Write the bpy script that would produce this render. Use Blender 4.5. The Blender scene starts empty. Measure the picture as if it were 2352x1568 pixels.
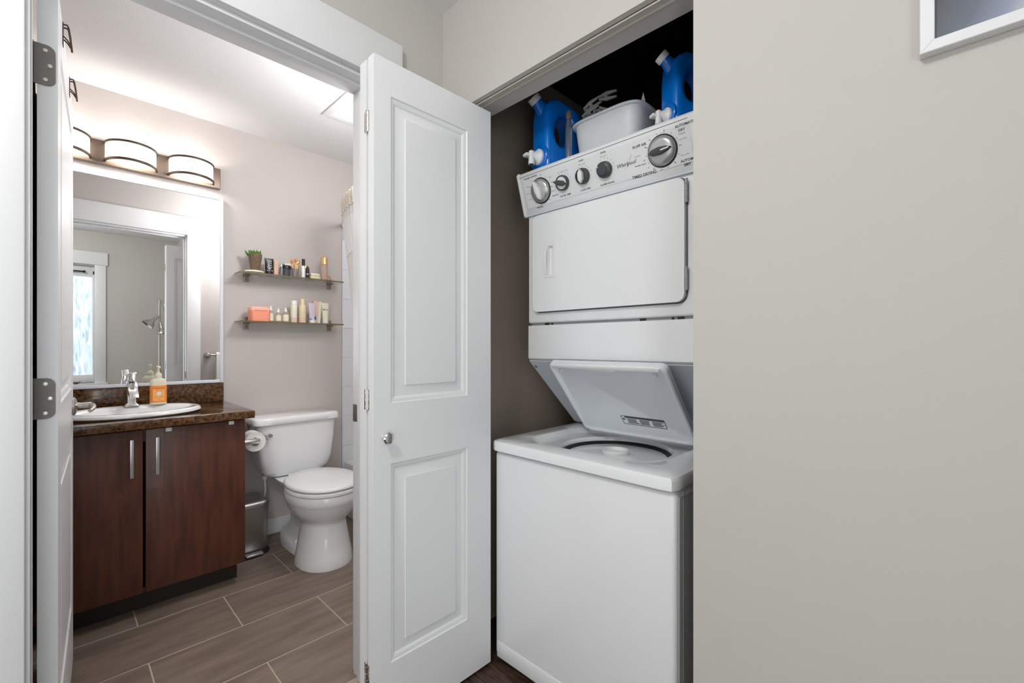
import bpy, bmesh, math, random
from mathutils import Vector, Matrix
random.seed(7)
PI = math.pi
C = bpy.context.scene.collection
S = bpy.context.scene

# ------------------------------------------------------------------ camera
H = 1.16
AL = math.atan(999 / 1022)          # angle from the view axis to world +X
cam_d = bpy.data.cameras.new('camera'); cam = bpy.data.objects.new('camera', cam_d); C.objects.link(cam)
cam.location = (0, 0, H)
cam.rotation_euler = (PI / 2, 0, AL - PI / 2)
cam_d.sensor_fit = 'HORIZONTAL'; cam_d.sensor_width = 36.0
cam_d.lens = 36.0 * 1022 / 2352
cam_d.shift_y = 11.0 / 2352
cam_d.clip_start = 0.01
S.camera = cam

# ------------------------------------------------------------------ world, lights, exposure
w = bpy.data.worlds.new('world'); S.world = w; w.use_nodes = True
w.node_tree.nodes['Background'].inputs[0].default_value = (0.75, 0.85, 1.0, 1)
w.node_tree.nodes['Background'].inputs[1].default_value = 1.0
S.view_settings.view_transform = 'Standard'; S.view_settings.look = 'None'
S.view_settings.gamma = 1.0; S.view_settings.use_curve_mapping = False
S.view_settings.exposure = 0.0
S.cycles.max_bounces = 10; S.cycles.diffuse_bounces = 6; S.cycles.glossy_bounces = 6
S.cycles.transmission_bounces = 8; S.cycles.sample_clamp_indirect = 8.0

def area(name, loc, rot, sx, sy, power, col=(1, 1, 1), shape='RECTANGLE', spread=PI):
    l = bpy.data.lights.new(name, 'AREA'); l.shape = shape; l.size = sx
    if shape in ('RECTANGLE', 'ELLIPSE'): l.size_y = sy
    l.energy = power; l.color = col; l.spread = spread
    o = bpy.data.objects.new(name, l); C.objects.link(o); o.location = loc; o.rotation_euler = rot
    return o
def point(name, loc, power, r, col):
    l = bpy.data.lights.new(name, 'POINT'); l.energy = power; l.shadow_soft_size = r; l.color = col
    o = bpy.data.objects.new(name, l); C.objects.link(o); o.location = loc
    return o
# hall: an unseen soft fill added on the left, daylight of the near window, the hall ceiling lamp
area('hall_left_fill', (-2.3, 0.25, 0.95), (0, -PI / 2, 0), 1.8, 2.0, 15, (0.96, 0.98, 1.0))
area('near_window_daylight', (-0.50, -0.80, 0.95), (PI / 2, 0, 0), 0.86, 1.8, 14, (0.96, 0.98, 1.0))
point('hall_ceiling_globe', (-0.38, 0.42, 2.30), 31, 0.10, (1.0, 0.985, 0.965))
point('bathroom_fill', (1.12, 1.84, 2.08), 26, 0.12, (0.985, 0.985, 1.0))  # unseen fill added to brighten the bathroom, not a real fixture
for lx in (0.013, 0.265, 0.517):
    point('vanity_bulb', (lx, 2.905, 2.115), 1.5, 0.022, (1.0, 0.95, 0.91))

# ------------------------------------------------------------------ materials
def mat(name, col, rough=0.5, metal=0.0, bump=0.0, bscale=80, var=0.0, vscale=6, vcol=None, coat=0.0,
        stretch=(1, 1, 1), trans=0.0, ior=1.45, emit=None, estr=0.0, spec=0.5, detail=3, sss=0.0, rand=0.0):
    m = bpy.data.materials.new(name); m.use_nodes = True
    n = m.node_tree; b = n.nodes['Principled BSDF']
    b.inputs['Base Color'].default_value = (*col, 1); b.inputs['Roughness'].default_value = rough
    b.inputs['Metallic'].default_value = metal; b.inputs['Coat Weight'].default_value = coat
    b.inputs['Transmission Weight'].default_value = trans; b.inputs['IOR'].default_value = ior
    b.inputs['Specular IOR Level'].default_value = spec
    if emit: b.inputs['Emission Color'].default_value = (*emit, 1); b.inputs['Emission Strength'].default_value = estr
    if bump or var or rand:
        tc = n.nodes.new('ShaderNodeTexCoord'); mp = n.nodes.new('ShaderNodeMapping')
        mp.inputs['Scale'].default_value = stretch
        n.links.new(tc.outputs['Object'], mp.inputs[0])
        vec = mp.outputs[0]
        if rand:
            oi = n.nodes.new('ShaderNodeObjectInfo'); ad = n.nodes.new('ShaderNodeVectorMath'); ad.operation = 'ADD'
            mu = n.nodes.new('ShaderNodeMath'); mu.operation = 'MULTIPLY'; mu.inputs[1].default_value = 37.0
            n.links.new(oi.outputs['Random'], mu.inputs[0]); n.links.new(vec, ad.inputs[0]); n.links.new(mu.outputs[0], ad.inputs[1])
            vec = ad.outputs[0]
    if bump:
        t = n.nodes.new('ShaderNodeTexNoise'); t.inputs['Scale'].default_value = bscale; t.inputs['Detail'].default_value = detail
        bp = n.nodes.new('ShaderNodeBump'); bp.inputs['Strength'].default_value = bump; bp.inputs['Distance'].default_value = 0.002
        n.links.new(vec, t.inputs['Vector']); n.links.new(t.outputs[0], bp.inputs['Height']); n.links.new(bp.outputs[0], b.inputs['Normal'])
    if var or rand:
        t = n.nodes.new('ShaderNodeTexNoise'); t.inputs['Scale'].default_value = vscale; t.inputs['Detail'].default_value = 6
        r = n.nodes.new('ShaderNodeValToRGB'); v2 = vcol or tuple(c * (1 - var) for c in col)
        r.color_ramp.elements[0].position = 0.35; r.color_ramp.elements[1].position = 0.65
        r.color_ramp.elements[0].color = (*v2, 1); r.color_ramp.elements[1].color = (*col, 1)
        n.links.new(vec, t.inputs['Vector']); n.links.new(t.outputs[0], r.inputs[0])
        out = r.outputs[0]
        if rand:
            hs = n.nodes.new('ShaderNodeHueSaturation'); mr = n.nodes.new('ShaderNodeMapRange')
            mr.inputs['To Min'].default_value = 1 - rand; mr.inputs['To Max'].default_value = 1 + rand
            n.links.new(oi.outputs['Random'], mr.inputs['Value']); n.links.new(mr.outputs[0], hs.inputs['Value'])
            n.links.new(out, hs.inputs['Color']); out = hs.outputs[0]
        n.links.new(out, b.inputs['Base Color'])
    return m

def srgb(r, g, b):
    f = lambda c: ((c / 255 + 0.055) / 1.055) ** 2.4 if c > 10 else c / 255 / 12.92
    return (f(r), f(g), f(b))

M = dict(
    wall=mat('wall_paint', srgb(194, 191, 185), 0.75, bump=0.10, bscale=260, spec=0.3),
    cwall=mat('closet_taupe_shade', srgb(158, 146, 131), 0.8, bump=0.1, bscale=260, spec=0.2),  # browner wall tone, darkened to carry the shade inside the closet
    dwall=mat('closet_deep_shade', srgb(46, 43, 42), 0.9, bump=0.1, bscale=260, spec=0.1),  # near-black base colour standing in for the deep shade in the closet
    bwall=mat('bathroom_wall_paint', srgb(194, 187, 183), 0.7, bump=0.10, bscale=260, spec=0.3),
    ceil=mat('textured_ceiling', srgb(226, 226, 226), 0.9, bump=0.55, bscale=150, detail=5, spec=0.2),
    trim=mat('white_trim_paint', srgb(226, 227, 228), 0.35, spec=0.45),
    door=mat('white_door_paint', srgb(232, 233, 234), 0.34, bump=0.03, bscale=300, spec=0.45),
    white=mat('appliance_enamel', srgb(233, 234, 236), 0.18, coat=0.3),
    wplas=mat('white_plastic', srgb(230, 230, 230), 0.35),
    lidm=mat('lid_underside_enamel', srgb(222, 227, 233), 0.3),
    steelg=mat('slant_panel_paint', srgb(205, 210, 217), 0.35),
    porc=mat('porcelain', srgb(236, 237, 238), 0.08, coat=0.4),
    chrome=mat('chrome', (0.78, 0.77, 0.76), 0.12, 1.0),
    nickel=mat('brushed_nickel', (0.55, 0.51, 0.47), 0.3, 1.0),
    steel=mat('brushed_steel', (0.42, 0.41, 0.40), 0.38, 1.0, bump=0.05, bscale=120, stretch=(1, 1, 20)),
    hinge=mat('grey_hinge_metal', srgb(125, 122, 118), 0.5, 0.7, var=0.12, vscale=90),
    bronze=mat('bronze_fixture', srgb(128, 112, 100), 0.4, 0.55),
    dark=mat('dark_rubber', (0.012, 0.012, 0.013), 0.5),
    dgrey=mat('dark_grey_plastic', (0.055, 0.06, 0.065), 0.35),
    sgrey=mat('silver_plastic', (0.5, 0.51, 0.52), 0.25, 0.6),
    black=mat('black_plastic', (0.01, 0.01, 0.01), 0.35),
    ink=mat('grey_ink', (0.06, 0.06, 0.065), 0.6),
    inkl=mat('light_grey_ink', (0.25, 0.25, 0.26), 0.6),
    mirror=mat('mirror_glass', (0.93, 0.94, 0.94), 0.0, 1.0),
    mframe=mat('mirror_frame_paint', srgb(216, 220, 228), 0.3),
    wood=mat('dark_walnut_veneer', srgb(92, 52, 36), 0.42, var=0.3, vscale=5, vcol=srgb(72, 40, 29), stretch=(9, 9, 1.0), bump=0.05, bscale=40, coat=0.1),
    kick=mat('dark_toe_kick', srgb(40, 30, 24), 0.6),
    granite=mat('brown_granite', srgb(112, 78, 48), 0.1, var=0.5, vscale=75, vcol=srgb(44, 27, 17), coat=0.3),
    tile=mat('taupe_floor_tile', srgb(133, 117, 105), 0.45, vscale=3.5, vcol=srgb(114, 99, 88), stretch=(1.2, 7, 1), bump=0.12, bscale=60, rand=0.05),
    grout=mat('beige_grout', srgb(178, 166, 148), 0.9, bump=0.2, bscale=300),
    wtile=mat('white_wall_tile', srgb(222, 225, 230), 0.12, coat=0.3),
    wgrout=mat('light_grey_grout', srgb(190, 192, 195), 0.9),
    plank=mat('dark_wood_plank', srgb(88, 66, 55), 0.4, vscale=7, vcol=srgb(48, 34, 29), stretch=(12, 1.5, 1), bump=0.2, bscale=60, rand=0.25),
    gap=mat('plank_joint', (0.01, 0.008, 0.006), 0.9),
    subfloor=mat('closet_floor', srgb(60, 48, 40), 0.7, bump=0.2),
    blue=mat('blue_jug_plastic', srgb(0, 110, 205), 0.25, coat=0.3),
    red=mat('red_button', srgb(215, 70, 50), 0.4),
    bin=mat('translucent_bin_plastic', srgb(214, 217, 220), 0.4),
    clear=mat('clear_plastic', (0.6, 0.62, 0.64), 0.12, trans=0.85),
    glass=mat('shelf_glass', (0.80, 0.90, 0.82), 0.02, trans=1.0, ior=1.5),
    gedge=mat('shelf_glass_edge', srgb(112, 100, 70), 0.2),
    bracket=mat('satin_bracket', srgb(150, 138, 124), 0.4, 0.6),
    curtain=mat('shower_curtain_cloth', srgb(232, 230, 226), 0.8, bump=0.1, bscale=400),
    cband=mat('cream_curtain_band', srgb(226, 216, 200), 0.8),
    towel=mat('white_towel', srgb(232, 232, 232), 0.95, bump=0.6, bscale=400),
    paper=mat('toilet_paper', srgb(236, 234, 230), 0.95, bump=0.1),
    pot=mat('brown_planter', srgb(122, 100, 78), 0.75, var=0.4, vscale=60, stretch=(3, 3, 0.6), bump=0.4, bscale=90),
    leaf=mat('succulent_leaf', srgb(84, 128, 44), 0.45, var=0.3, vscale=30),
    coral=mat('coral_plastic', srgb(238, 152, 124), 0.4),
    coral2=mat('pale_coral_plastic', srgb(246, 178, 158), 0.4),
    orange=mat('orange_label', srgb(244, 148, 62), 0.35),
    orange2=mat('pale_orange_panel', srgb(250, 178, 100), 0.4),
    orange3=mat('deep_orange_print', srgb(200, 92, 30), 0.5),
    cream=mat('cream_plastic', srgb(228, 222, 200), 0.35),
    gold=mat('gold_metal', (0.85, 0.55, 0.28), 0.25, 0.85),
    beige=mat('beige_plastic', srgb(226, 212, 178), 0.4),
    blush=mat('blush_card', srgb(206, 170, 152), 0.5),
    lav=mat('lavender_tube', srgb(196, 186, 198), 0.4),
    navy=mat('royal_blue_print', srgb(20, 84, 170), 0.4),
    amber=mat('tinted_perfume_glass', (0.85, 0.66, 0.55), 0.05, trans=0.7),
    serum=mat('serum_glass', srgb(206, 190, 160), 0.1, trans=0.4),
    peach=mat('peach_bottle', srgb(222, 190, 172), 0.35),
    yellowb=mat('pale_yellow_bottle', srgb(222, 206, 170), 0.35),
    art=None, film=None)
M['shade'] = mat('lit_opal_glass', (1, 1, 1), 0.4, emit=(1.0, 0.95, 0.88), estr=2.6)
M['inner'] = mat('bronze_rim', srgb(88, 74, 64), 0.45, 0.6)

def noise_ramp(name, stops, scale, stretch=(1, 1, 1), rough=0.4, emit=0.0, coord='Object', gradient=None, dist=0.0):
    m = bpy.data.materials.new(name); m.use_nodes = True; n = m.node_tree; b = n.nodes['Principled BSDF']
    b.inputs['Roughness'].default_value = rough
    tc = n.nodes.new('ShaderNodeTexCoord'); mp = n.nodes.new('ShaderNodeMapping'); mp.inputs['Scale'].default_value = stretch
    t = n.nodes.new('ShaderNodeTexNoise'); t.inputs['Scale'].default_value = scale; t.inputs['Detail'].default_value = 8
    t.inputs['Distortion'].default_value = dist
    r = n.nodes.new('ShaderNodeValToRGB')
    while len(r.color_ramp.elements) < len(stops): r.color_ramp.elements.new(0.5)
    for e, (p, c) in zip(r.color_ramp.elements, stops): e.position = p; e.color = (*c, 1)
    n.links.new(tc.outputs[coord], mp.inputs[0]); n.links.new(mp.outputs[0], t.inputs['Vector'])
    src = t.outputs[0]
    if gradient:
        sp = n.nodes.new('ShaderNodeVectorMath'); sp.operation = 'DOT_PRODUCT'; sp.inputs[1].default_value = gradient[:3]
        ad = n.nodes.new('ShaderNodeMath'); ad.operation = 'ADD'; ad.inputs[1].default_value = gradient[4]
        n.links.new(sp.outputs['Value'], ad.inputs[0])
        n.links.new(tc.outputs[coord], sp.inputs[0])
        ma = n.nodes.new('ShaderNodeMath'); ma.operation = 'MULTIPLY_ADD'; ma.inputs[1].default_value = gradient[3]
        n.links.new(t.outputs[0], ma.inputs[0]); n.links.new(ad.outputs[0], ma.inputs[2]); src = ma.outputs[0]
    n.links.new(src, r.inputs[0]); n.links.new(r.outputs[0], b.inputs['Base Color'])
    if emit:
        n.links.new(r.outputs[0], b.inputs['Emission Color']); b.inputs['Emission Strength'].default_value = emit
    return m
# frosted window film lit by the daylight behind it
M['film'] = noise_ramp('backlit_frosted_film', [(0.3, srgb(160, 180, 190)), (0.5, srgb(205, 222, 236)), (0.7, srgb(236, 240, 242))], 3.0, (14, 1, 2.2), 0.4, 0.75, dist=0.6)
M['art'] = noise_ramp('snowy_print', [(0.0, srgb(78, 80, 84)), (0.35, srgb(104, 110, 124)), (0.62, srgb(142, 148, 166)), (0.95, srgb(206, 208, 210))], 5, (1, 1, 1), 0.2, 0, gradient=(0, -6.0, -2.2, 0.35, 2.52))

# ------------------------------------------------------------------ mesh helpers
def add(dst, src, Mx=None):
    if Mx is not None: bmesh.ops.transform(src, matrix=Mx, verts=src.verts)
    me = bpy.data.meshes.new('tmp'); src.to_mesh(me); src.free(); dst.from_mesh(me); bpy.data.meshes.remove(me)
    return dst
def nb(): return bmesh.new()
def box(x0, x1, y0, y1, z0, z1, bev=0.0, seg=2):
    bm = nb(); bmesh.ops.create_cube(bm, size=1)
    for v in bm.verts:
        v.co = ((x0 + x1) / 2 + v.co.x * (x1 - x0), (y0 + y1) / 2 + v.co.y * (y1 - y0), (z0 + z1) / 2 + v.co.z * (z1 - z0))
    if bev: bmesh.ops.bevel(bm, geom=bm.edges[:], offset=bev, segments=seg, profile=0.5, affect='EDGES')
    bmesh.ops.recalc_face_normals(bm, faces=bm.faces[:])
    return bm
def boxes(*bs):
    bm = nb()
    for b in bs: add(bm, box(*b))
    return bm
def loft(rings, cap0=True, cap1=True, closed=True):
    bm = nb(); vs = [[bm.verts.new(p) for p in r] for r in rings]; n = len(rings[0])
    for a, b in zip(vs[:-1], vs[1:]):
        for i in range(n if closed else n - 1):
            j = (i + 1) % n
            try: bm.faces.new((a[i], a[j], b[j], b[i]))
            except ValueError: pass
    if cap0 and closed: bm.faces.new(vs[0][::-1])
    if cap1 and closed: bm.faces.new(vs[-1])
    bmesh.ops.remove_doubles(bm, verts=bm.verts[:], dist=1e-6)
    bmesh.ops.recalc_face_normals(bm, faces=bm.faces[:])
    return bm
def sell(cx, cy, hx, hy, z, p=2.0, n=48, f=None):
    out = []
    for i in range(n):
        a = 2 * PI * i / n; c, s = math.cos(a), math.sin(a)
        x = math.copysign(abs(c) ** (2 / p), c) * hx; y = math.copysign(abs(s) ** (2 / p), s) * hy
        if f: x, y = f(x, y)
        out.append((cx + x, cy + y, z))
    return out
def rrect(cx, cy, hx, hy, r, z, k=5):
    out = []
    for (sx, sy, a0) in ((1, 1, 0), (-1, 1, 90), (-1, -1, 180), (1, -1, 270)):
        for i in range(k + 1):
            a = math.radians(a0 + 90 * i / k)
            out.append((cx + sx * (hx - r) + r * math.cos(a), cy + sy * (hy - r) + r * math.sin(a), z))
    return out
def lathe(prof, cx=0, cy=0, n=24, cap0=True, cap1=True):
    return loft([[(cx + r * math.cos(2 * PI * i / n), cy + r * math.sin(2 * PI * i / n), z) for i in range(n)] for r, z in prof], cap0, cap1)
def tube(pts, r, n=10, caps=True):
    pts = [Vector(p) for p in pts]; rings = []; up = None
    for i, p in enumerate(pts):
        d = (pts[min(i + 1, len(pts) - 1)] - pts[max(i - 1, 0)]).normalized()
        if up is None:
            up = Vector((0, 0, 1)) if abs(d.z) < 0.9 else Vector((1, 0, 0))
        a = d.cross(up).normalized(); b = a.cross(d).normalized(); up = b
        rr = r[i] if isinstance(r, (list, tuple)) else r
        rings.append([tuple(p + a * rr * math.cos(2 * PI * k / n) + b * rr * math.sin(2 * PI * k / n)) for k in range(n)])
    return loft(rings, caps, caps)
def prism(outline, holes, a0, a1, axes='XZY', bev=0.0, seg=2):
    """outline/holes are 2-D loops in the first two axes, extruded along the third from a0 to a1"""
    ix = {'X': 0, 'Y': 1, 'Z': 2}; A, B, D = (ix[c] for c in axes)
    bm = nb(); loops = [outline] + list(holes); rows = []
    for h in (a0, a1):
        es = []; vl = []
        for lp in loops:
            vs = []
            for (p, q) in lp:
                co = [0, 0, 0]; co[A] = p; co[B] = q; co[D] = h; vs.append(bm.verts.new(co))
            vl.append(vs)
            es += [bm.edges.new((vs[i], vs[(i + 1) % len(vs)])) for i in range(len(vs))]
        if holes: bmesh.ops.triangle_fill(bm, use_beauty=True, use_dissolve=False, edges=es)
        else: bm.faces.new(vl[0])
        rows.append(vl)
    rim = []
    for la, lb in zip(*rows):
        for i in range(len(la)):
            j = (i + 1) % len(la); bm.faces.new((la[i], la[j], lb[j], lb[i]))
            rim += [bm.edges.get((la[i], la[j])), bm.edges.get((lb[i], lb[j]))]
    bmesh.ops.recalc_face_normals(bm, faces=bm.faces[:])
    if bev: bmesh.ops.bevel(bm, geom=rim, offset=bev, segments=seg, profile=0.5, affect='EDGES')
    return bm
def rpoly(x0, x1, z0, z1, r, k=5):
    return [(p[0], p[1]) for p in rrect((x0 + x1) / 2, (z0 + z1) / 2, (x1 - x0) / 2, (z1 - z0) / 2, r, 0, k)]

off = {}
def obj(name, bm, m, parent=None, smooth=35, loc=None):
    me = bpy.data.meshes.new(name); o_ = Vector(off[parent.name]) if parent else Vector(loc or (0, 0, 0))
    bmesh.ops.translate(bm, vec=-o_, verts=bm.verts); bm.to_mesh(me); bm.free()
    me.materials.append(m)
    if smooth: me.shade_smooth(); me.set_sharp_from_angle(angle=math.radians(smooth))
    o = bpy.data.objects.new(name, me); C.objects.link(o)
    if parent: o.parent = parent
    else: o.location = o_
    off[o.name] = tuple(o_)
    return o
def tag(o, label, cat, group=None):
    o['label'] = label; o['category'] = cat
    if group: o['group'] = group
    return o
def thing(name, label, cat, loc, group=None, rot=None):
    o = bpy.data.objects.new(name, None); C.objects.link(o); o.empty_display_size = 0.05
    o.location = loc; off[o.name] = tuple(loc)
    if rot is not None: o.rotation_euler = (0, 0, rot); off[o.name] = (0, 0, 0)   # rotated things are built in local coordinates
    return tag(o, label, cat, group)
def single(name, bm, m, label, cat, loc, group=None, smooth=35):
    return tag(obj(name, bm, m, None, smooth, loc), label, cat, group)
def struct(name, bm=None, m=None, loc=(0, 0, 0), smooth=None, rot=None):
    if bm is None:
        o = bpy.data.objects.new(name, None); C.objects.link(o); o.location = loc; off[o.name] = tuple(loc)
        if rot is not None: o.rotation_euler = (0, 0, rot); off[o.name] = (0, 0, 0)
    else: o = obj(name, bm, m, None, smooth, loc)
    o['kind'] = 'structure'
    return o
def text_bm(s, size, ext=0.0002, align='CENTER', bold=0.0, shear=0.0):
    cu = bpy.data.curves.new('t', 'FONT'); cu.body = s; cu.size = size; cu.extrude = ext; cu.align_x = align; cu.align_y = 'CENTER'
    cu.resolution_u = 2; cu.offset = bold; cu.shear = shear
    o = bpy.data.objects.new('t', cu); me = bpy.data.meshes.new_from_object(o)
    bm = nb(); bm.from_mesh(me); bpy.data.objects.remove(o); bpy.data.curves.remove(cu); bpy.data.meshes.remove(me)
    return bm
def frame(o, r, u):
    """matrix taking local x,y,z to right r, up u, out r x u, at o"""
    r = Vector(r).normalized(); u = Vector(u).normalized(); z = r.cross(u)
    return Matrix(((r.x, u.x, z.x, o[0]), (r.y, u.y, z.y, o[1]), (r.z, u.z, z.z, o[2]), (0, 0, 0, 1)))

# ------------------------------------------------------------------ dimensions
XW = 1.04; XW2 = 1.155           # hall face and closet face of the right-hand wall
YD = 1.39; YD2 = 1.505           # hall face and bathroom face of the door wall
YB = 3.0                         # bathroom back wall
YN = -0.88                       # wall behind the camera
ZC = 2.44
DX0, DX1, DZ = -0.040, 0.737, 2.055    # bathroom doorway
CY0, CY1, CZ = 0.424, 1.33, 2.034      # closet opening

# ------------------------------------------------------------------ shell
struct('wall_left', boxes((-2.5, -2.4, YN, YD, 0, ZC)), M['wall'])
struct('wall_divider', boxes((-2.5, DX0 - 0.02, YD, YD2, 0, ZC), (DX1 + 0.02, 2.2, YD, YD2, 0, ZC), (DX0 - 0.02, DX1 + 0.02, YD, YD2, DZ + 0.02, ZC)), M['wall'])
struct('wall_right', boxes((XW, XW2, YN, CY0, 0, ZC), (XW, XW2, CY1, YD, 0, ZC), (XW, XW2, CY0, CY1, CZ, ZC)), M['wall'])
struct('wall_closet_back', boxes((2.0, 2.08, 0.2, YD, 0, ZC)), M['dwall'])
struct('ceiling', box(XW2, 2.0, 0.3, YD, ZC - 0.01, ZC), M['dwall'])  # panel added under the closet ceiling to hold the painted shade
struct('wall_closet_left', boxes((XW2, 2.0, YD - 0.004, YD, 0, ZC)), M['cwall'])  # thin skin added to hold the shaded taupe
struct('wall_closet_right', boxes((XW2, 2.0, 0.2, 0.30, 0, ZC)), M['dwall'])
WX0, WX1, WZ0, WZ1 = -0.95, 0.295, 0.75, 2.06
struct('wall_near', boxes((-2.5, WX0, YN - 0.12, YN, 0, ZC), (WX1, XW2, YN - 0.12, YN, 0, ZC), (WX0, WX1, YN - 0.12, YN, 0, WZ0), (WX0, WX1, YN - 0.12, YN, WZ1, ZC)), M['wall'])
wb = struct('wall_back', boxes((-0.25, 2.2, YB, YB + 0.1, 0, ZC + 0.02)), M['bwall'])
struct('wall_bathroom_left', boxes((-0.25, -0.152, YD2, YB, 0, ZC + 0.02)), M['bwall'])
struct('wall_bathroom_right', boxes((2.16, 2.26, YD2, YB, 0, ZC + 0.02)), M['bwall'])
# thin bathroom-side paint skin of the door wall
struct('wall_bathroom_front', boxes((-0.152, DX0 - 0.02, YD2, YD2 + 0.004, 0, ZC), (DX1 + 0.02, 2.16, YD2, YD2 + 0.004, 0, ZC), (DX0 - 0.02, DX1 + 0.02, YD2, YD2 + 0.004, DZ + 0.02, ZC)), M['bwall'])
struct('ceiling', box(-2.5, 2.2, YN - 0.12, YD2, ZC, ZC + 0.1), M['ceil'])
struct('ceiling', box(-0.25, 2.3, YD2, YB + 0.1, ZC, ZC + 0.1), M['ceil'])

# bathroom floor: grout bed with tiles 61 x 30 cm laid in running bond
fl = struct('floor', box(-0.2, 2.2, 1.45, YB + 0.05, -0.08, -0.0005), M['grout'])
ty = [1.48, 1.785, 2.09, 2.397, 2.70, 3.0]
G = 0.0016
tcache = {}
for r in range(5):
    y0, y1 = ty[r], ty[r + 1]
    x = (0.235 if r % 2 else 0.54) - 1.22
    while x < 1.45:
        a, b = max(x, -0.15), min(x + 0.61, 1.45)
        if b - a > 0.05:
            key = (round(b - a, 3), round(y1 - y0, 3))
            if key not in tcache:
                bm = box(-(b - a) / 2 + G, (b - a) / 2 - G, -(y1 - y0) / 2 + G, (y1 - y0) / 2 - G, -0.02, 0.0, 0.0012, 1)
                me = bpy.data.meshes.new('tile'); bm.to_mesh(me); bm.free(); me.materials.append(M['tile']); tcache[key] = me
            o = bpy.data.objects.new('tile', tcache[key]); C.objects.link(o); o.parent = fl; o.location = ((a + b) / 2, (y0 + y1) / 2, 0)
        x += 0.61
# hall floor planks run along Y
fh = struct('floor', box(-2.5, 2.1, YN - 0.1, 1.45, -0.08, -0.002), M['gap'])
px = 1.16; i = 0
while px > -0.6:
    a = px - 0.125; ys = [YN, -0.55 + 0.37 * (i % 3), 0.55 + 0.23 * (i % 4), 1.45]
    for q in range(3):
        o = obj('plank', box(a + 0.0012, px - 0.0012, ys[q] + 0.001, ys[q + 1] - 0.001, -0.02, 0.0, 0.0012, 1), M['plank'], fh)
    px = a; i += 1
obj('closet_floor_board', box(XW2 + 0.005, 2.0, 0.3, YD, -0.02, 0.001), M['subfloor'], fh)

# baseboards
struct('baseboard_back', box(0.66, 1.385, YB - 0.014, YB, 0, 0.092, 0.002), M['trim'])
struct('baseboard_near', box(WX1 + 0.2, XW, YN, YN + 0.014, 0, 0.092, 0.002), M['trim'])
struct('baseboard_right', box(XW - 0.014, XW, YN + 0.014, CY0 - 0.02, 0, 0.092, 0.002), M['trim'])

# ------------------------------------------------------------------ bathroom doorway trim
def casing(n, yface, sgn):
    t = struct('trim_%d' % n, loc=(DX0, yface, 0))
    y0, y1 = sorted((yface, yface + sgn * 0.019)); y2, y3 = sorted((yface, yface + sgn * 0.026))
    xl = max(DX0 - 0.007 - 0.09, -0.15) if sgn > 0 else DX0 - 0.097
    obj('casing_leg', box(xl, DX0 - 0.007, y0, y1, 0, DZ + 0.012, 0.003), M['trim'], t)
    obj('casing_leg', box(DX1 + 0.007, DX1 + 0.097, y0, y1, 0, DZ + 0.012, 0.003), M['trim'], t)
    obj('casing_header', box(xl - (0.014 if sgn < 0 else 0), DX1 + 0.111, y2, y3, DZ + 0.012, DZ + 0.158, 0.003), M['trim'], t)
casing(1, YD, -1); casing(2, YD2 + 0.004, 1)
jb = struct('trim_3', loc=(DX0, YD, 0))
for nm, b in (('jamb', (DX0 - 0.02, DX0, YD, YD2 + 0.004, 0, DZ)), ('jamb', (DX1, DX1 + 0.02, YD, YD2 + 0.004, 0, DZ)), ('jamb_head', (DX0 - 0.02, DX1 + 0.02, YD, YD2 + 0.004, DZ, DZ + 0.02)),
              ('stop', (DX0, DX0 + 0.002, 1.43, 1.468, 0, DZ)), ('stop', (DX1 - 0.007, DX1, 1.43, 1.468, 0, DZ)), ('stop', (DX0 + 0.007, DX1 - 0.007, 1.43, 1.468, DZ - 0.010, DZ))):
    obj(nm, box(*b, 0.0015), M['trim'], jb)
sp_ = obj('strike_plate', box(DX1 - 0.0025, DX1 + 0.001, 1.478, 1.508, 0.895, 0.955, 0.001), M['hinge'], jb)

# ------------------------------------------------------------------ moulded two-panel door leaf
def leaf(W, T, Ht, panels, x0=0.0):
    """slab in local x 0..W, y 0..T, z 0..Ht with moulded panels on both faces"""
    bm = nb(); prof = [(0, 0), (0.003, 0.004), (0.009, 0.0055), (0.014, 0.0075), (0.018, 0.0115), (0.022, 0.0120), (0.050, 0.0035), (0.0515, 0.0010)]
    xs = sorted({0, W, *[p[0] for p in panels], *[p[1] for p in panels]}); zs = sorted({0, Ht, *[p[2] for p in panels], *[p[3] for p in panels]})
    for side in (0, 1):
        Y = lambda d: d if side == 0 else T - d
        def quad(pts):
            vs = [bm.verts.new(p) for p in pts]; bm.faces.new(vs if side == 0 else vs[::-1])
        for a, b in zip(xs[:-1], xs[1:]):
            for c, d in zip(zs[:-1], zs[1:]):
                if any(p[0] <= a and b <= p[1] and p[2] <= c and d <= p[3] for p in panels): continue
                quad([(a, Y(0), c), (b, Y(0), c), (b, Y(0), d), (a, Y(0), d)])
        for (a, b, c, d) in panels:
            loops = [[(a + i, Y(q), c + i), (b - i, Y(q), c + i), (b - i, Y(q), d - i), (a + i, Y(q), d - i)] for i, q in prof]
            for l0, l1 in zip(loops[:-1], loops[1:]):
                for k in range(4):
                    j = (k + 1) % 4; quad([l0[k], l0[j], l1[j], l1[k]])
            quad(loops[-1])
    for a, b in (((0, 0), (W, 0)), ((W, 0), (W, Ht)), ((W, Ht), (0, Ht)), ((0, Ht), (0, 0))):
        bm.faces.new([bm.verts.new(p) for p in ((a[0], 0, a[1]), (a[0], T, a[1]), (b[0], T, b[1]), (b[0], 0, b[1]))])
    bmesh.ops.remove_doubles(bm, verts=bm.verts[:], dist=1e-5)
    bmesh.ops.recalc_face_normals(bm, faces=bm.faces[:])
    if x0: bmesh.ops.translate(bm, vec=(x0, 0, 0), verts=bm.verts)
    return bm

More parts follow.
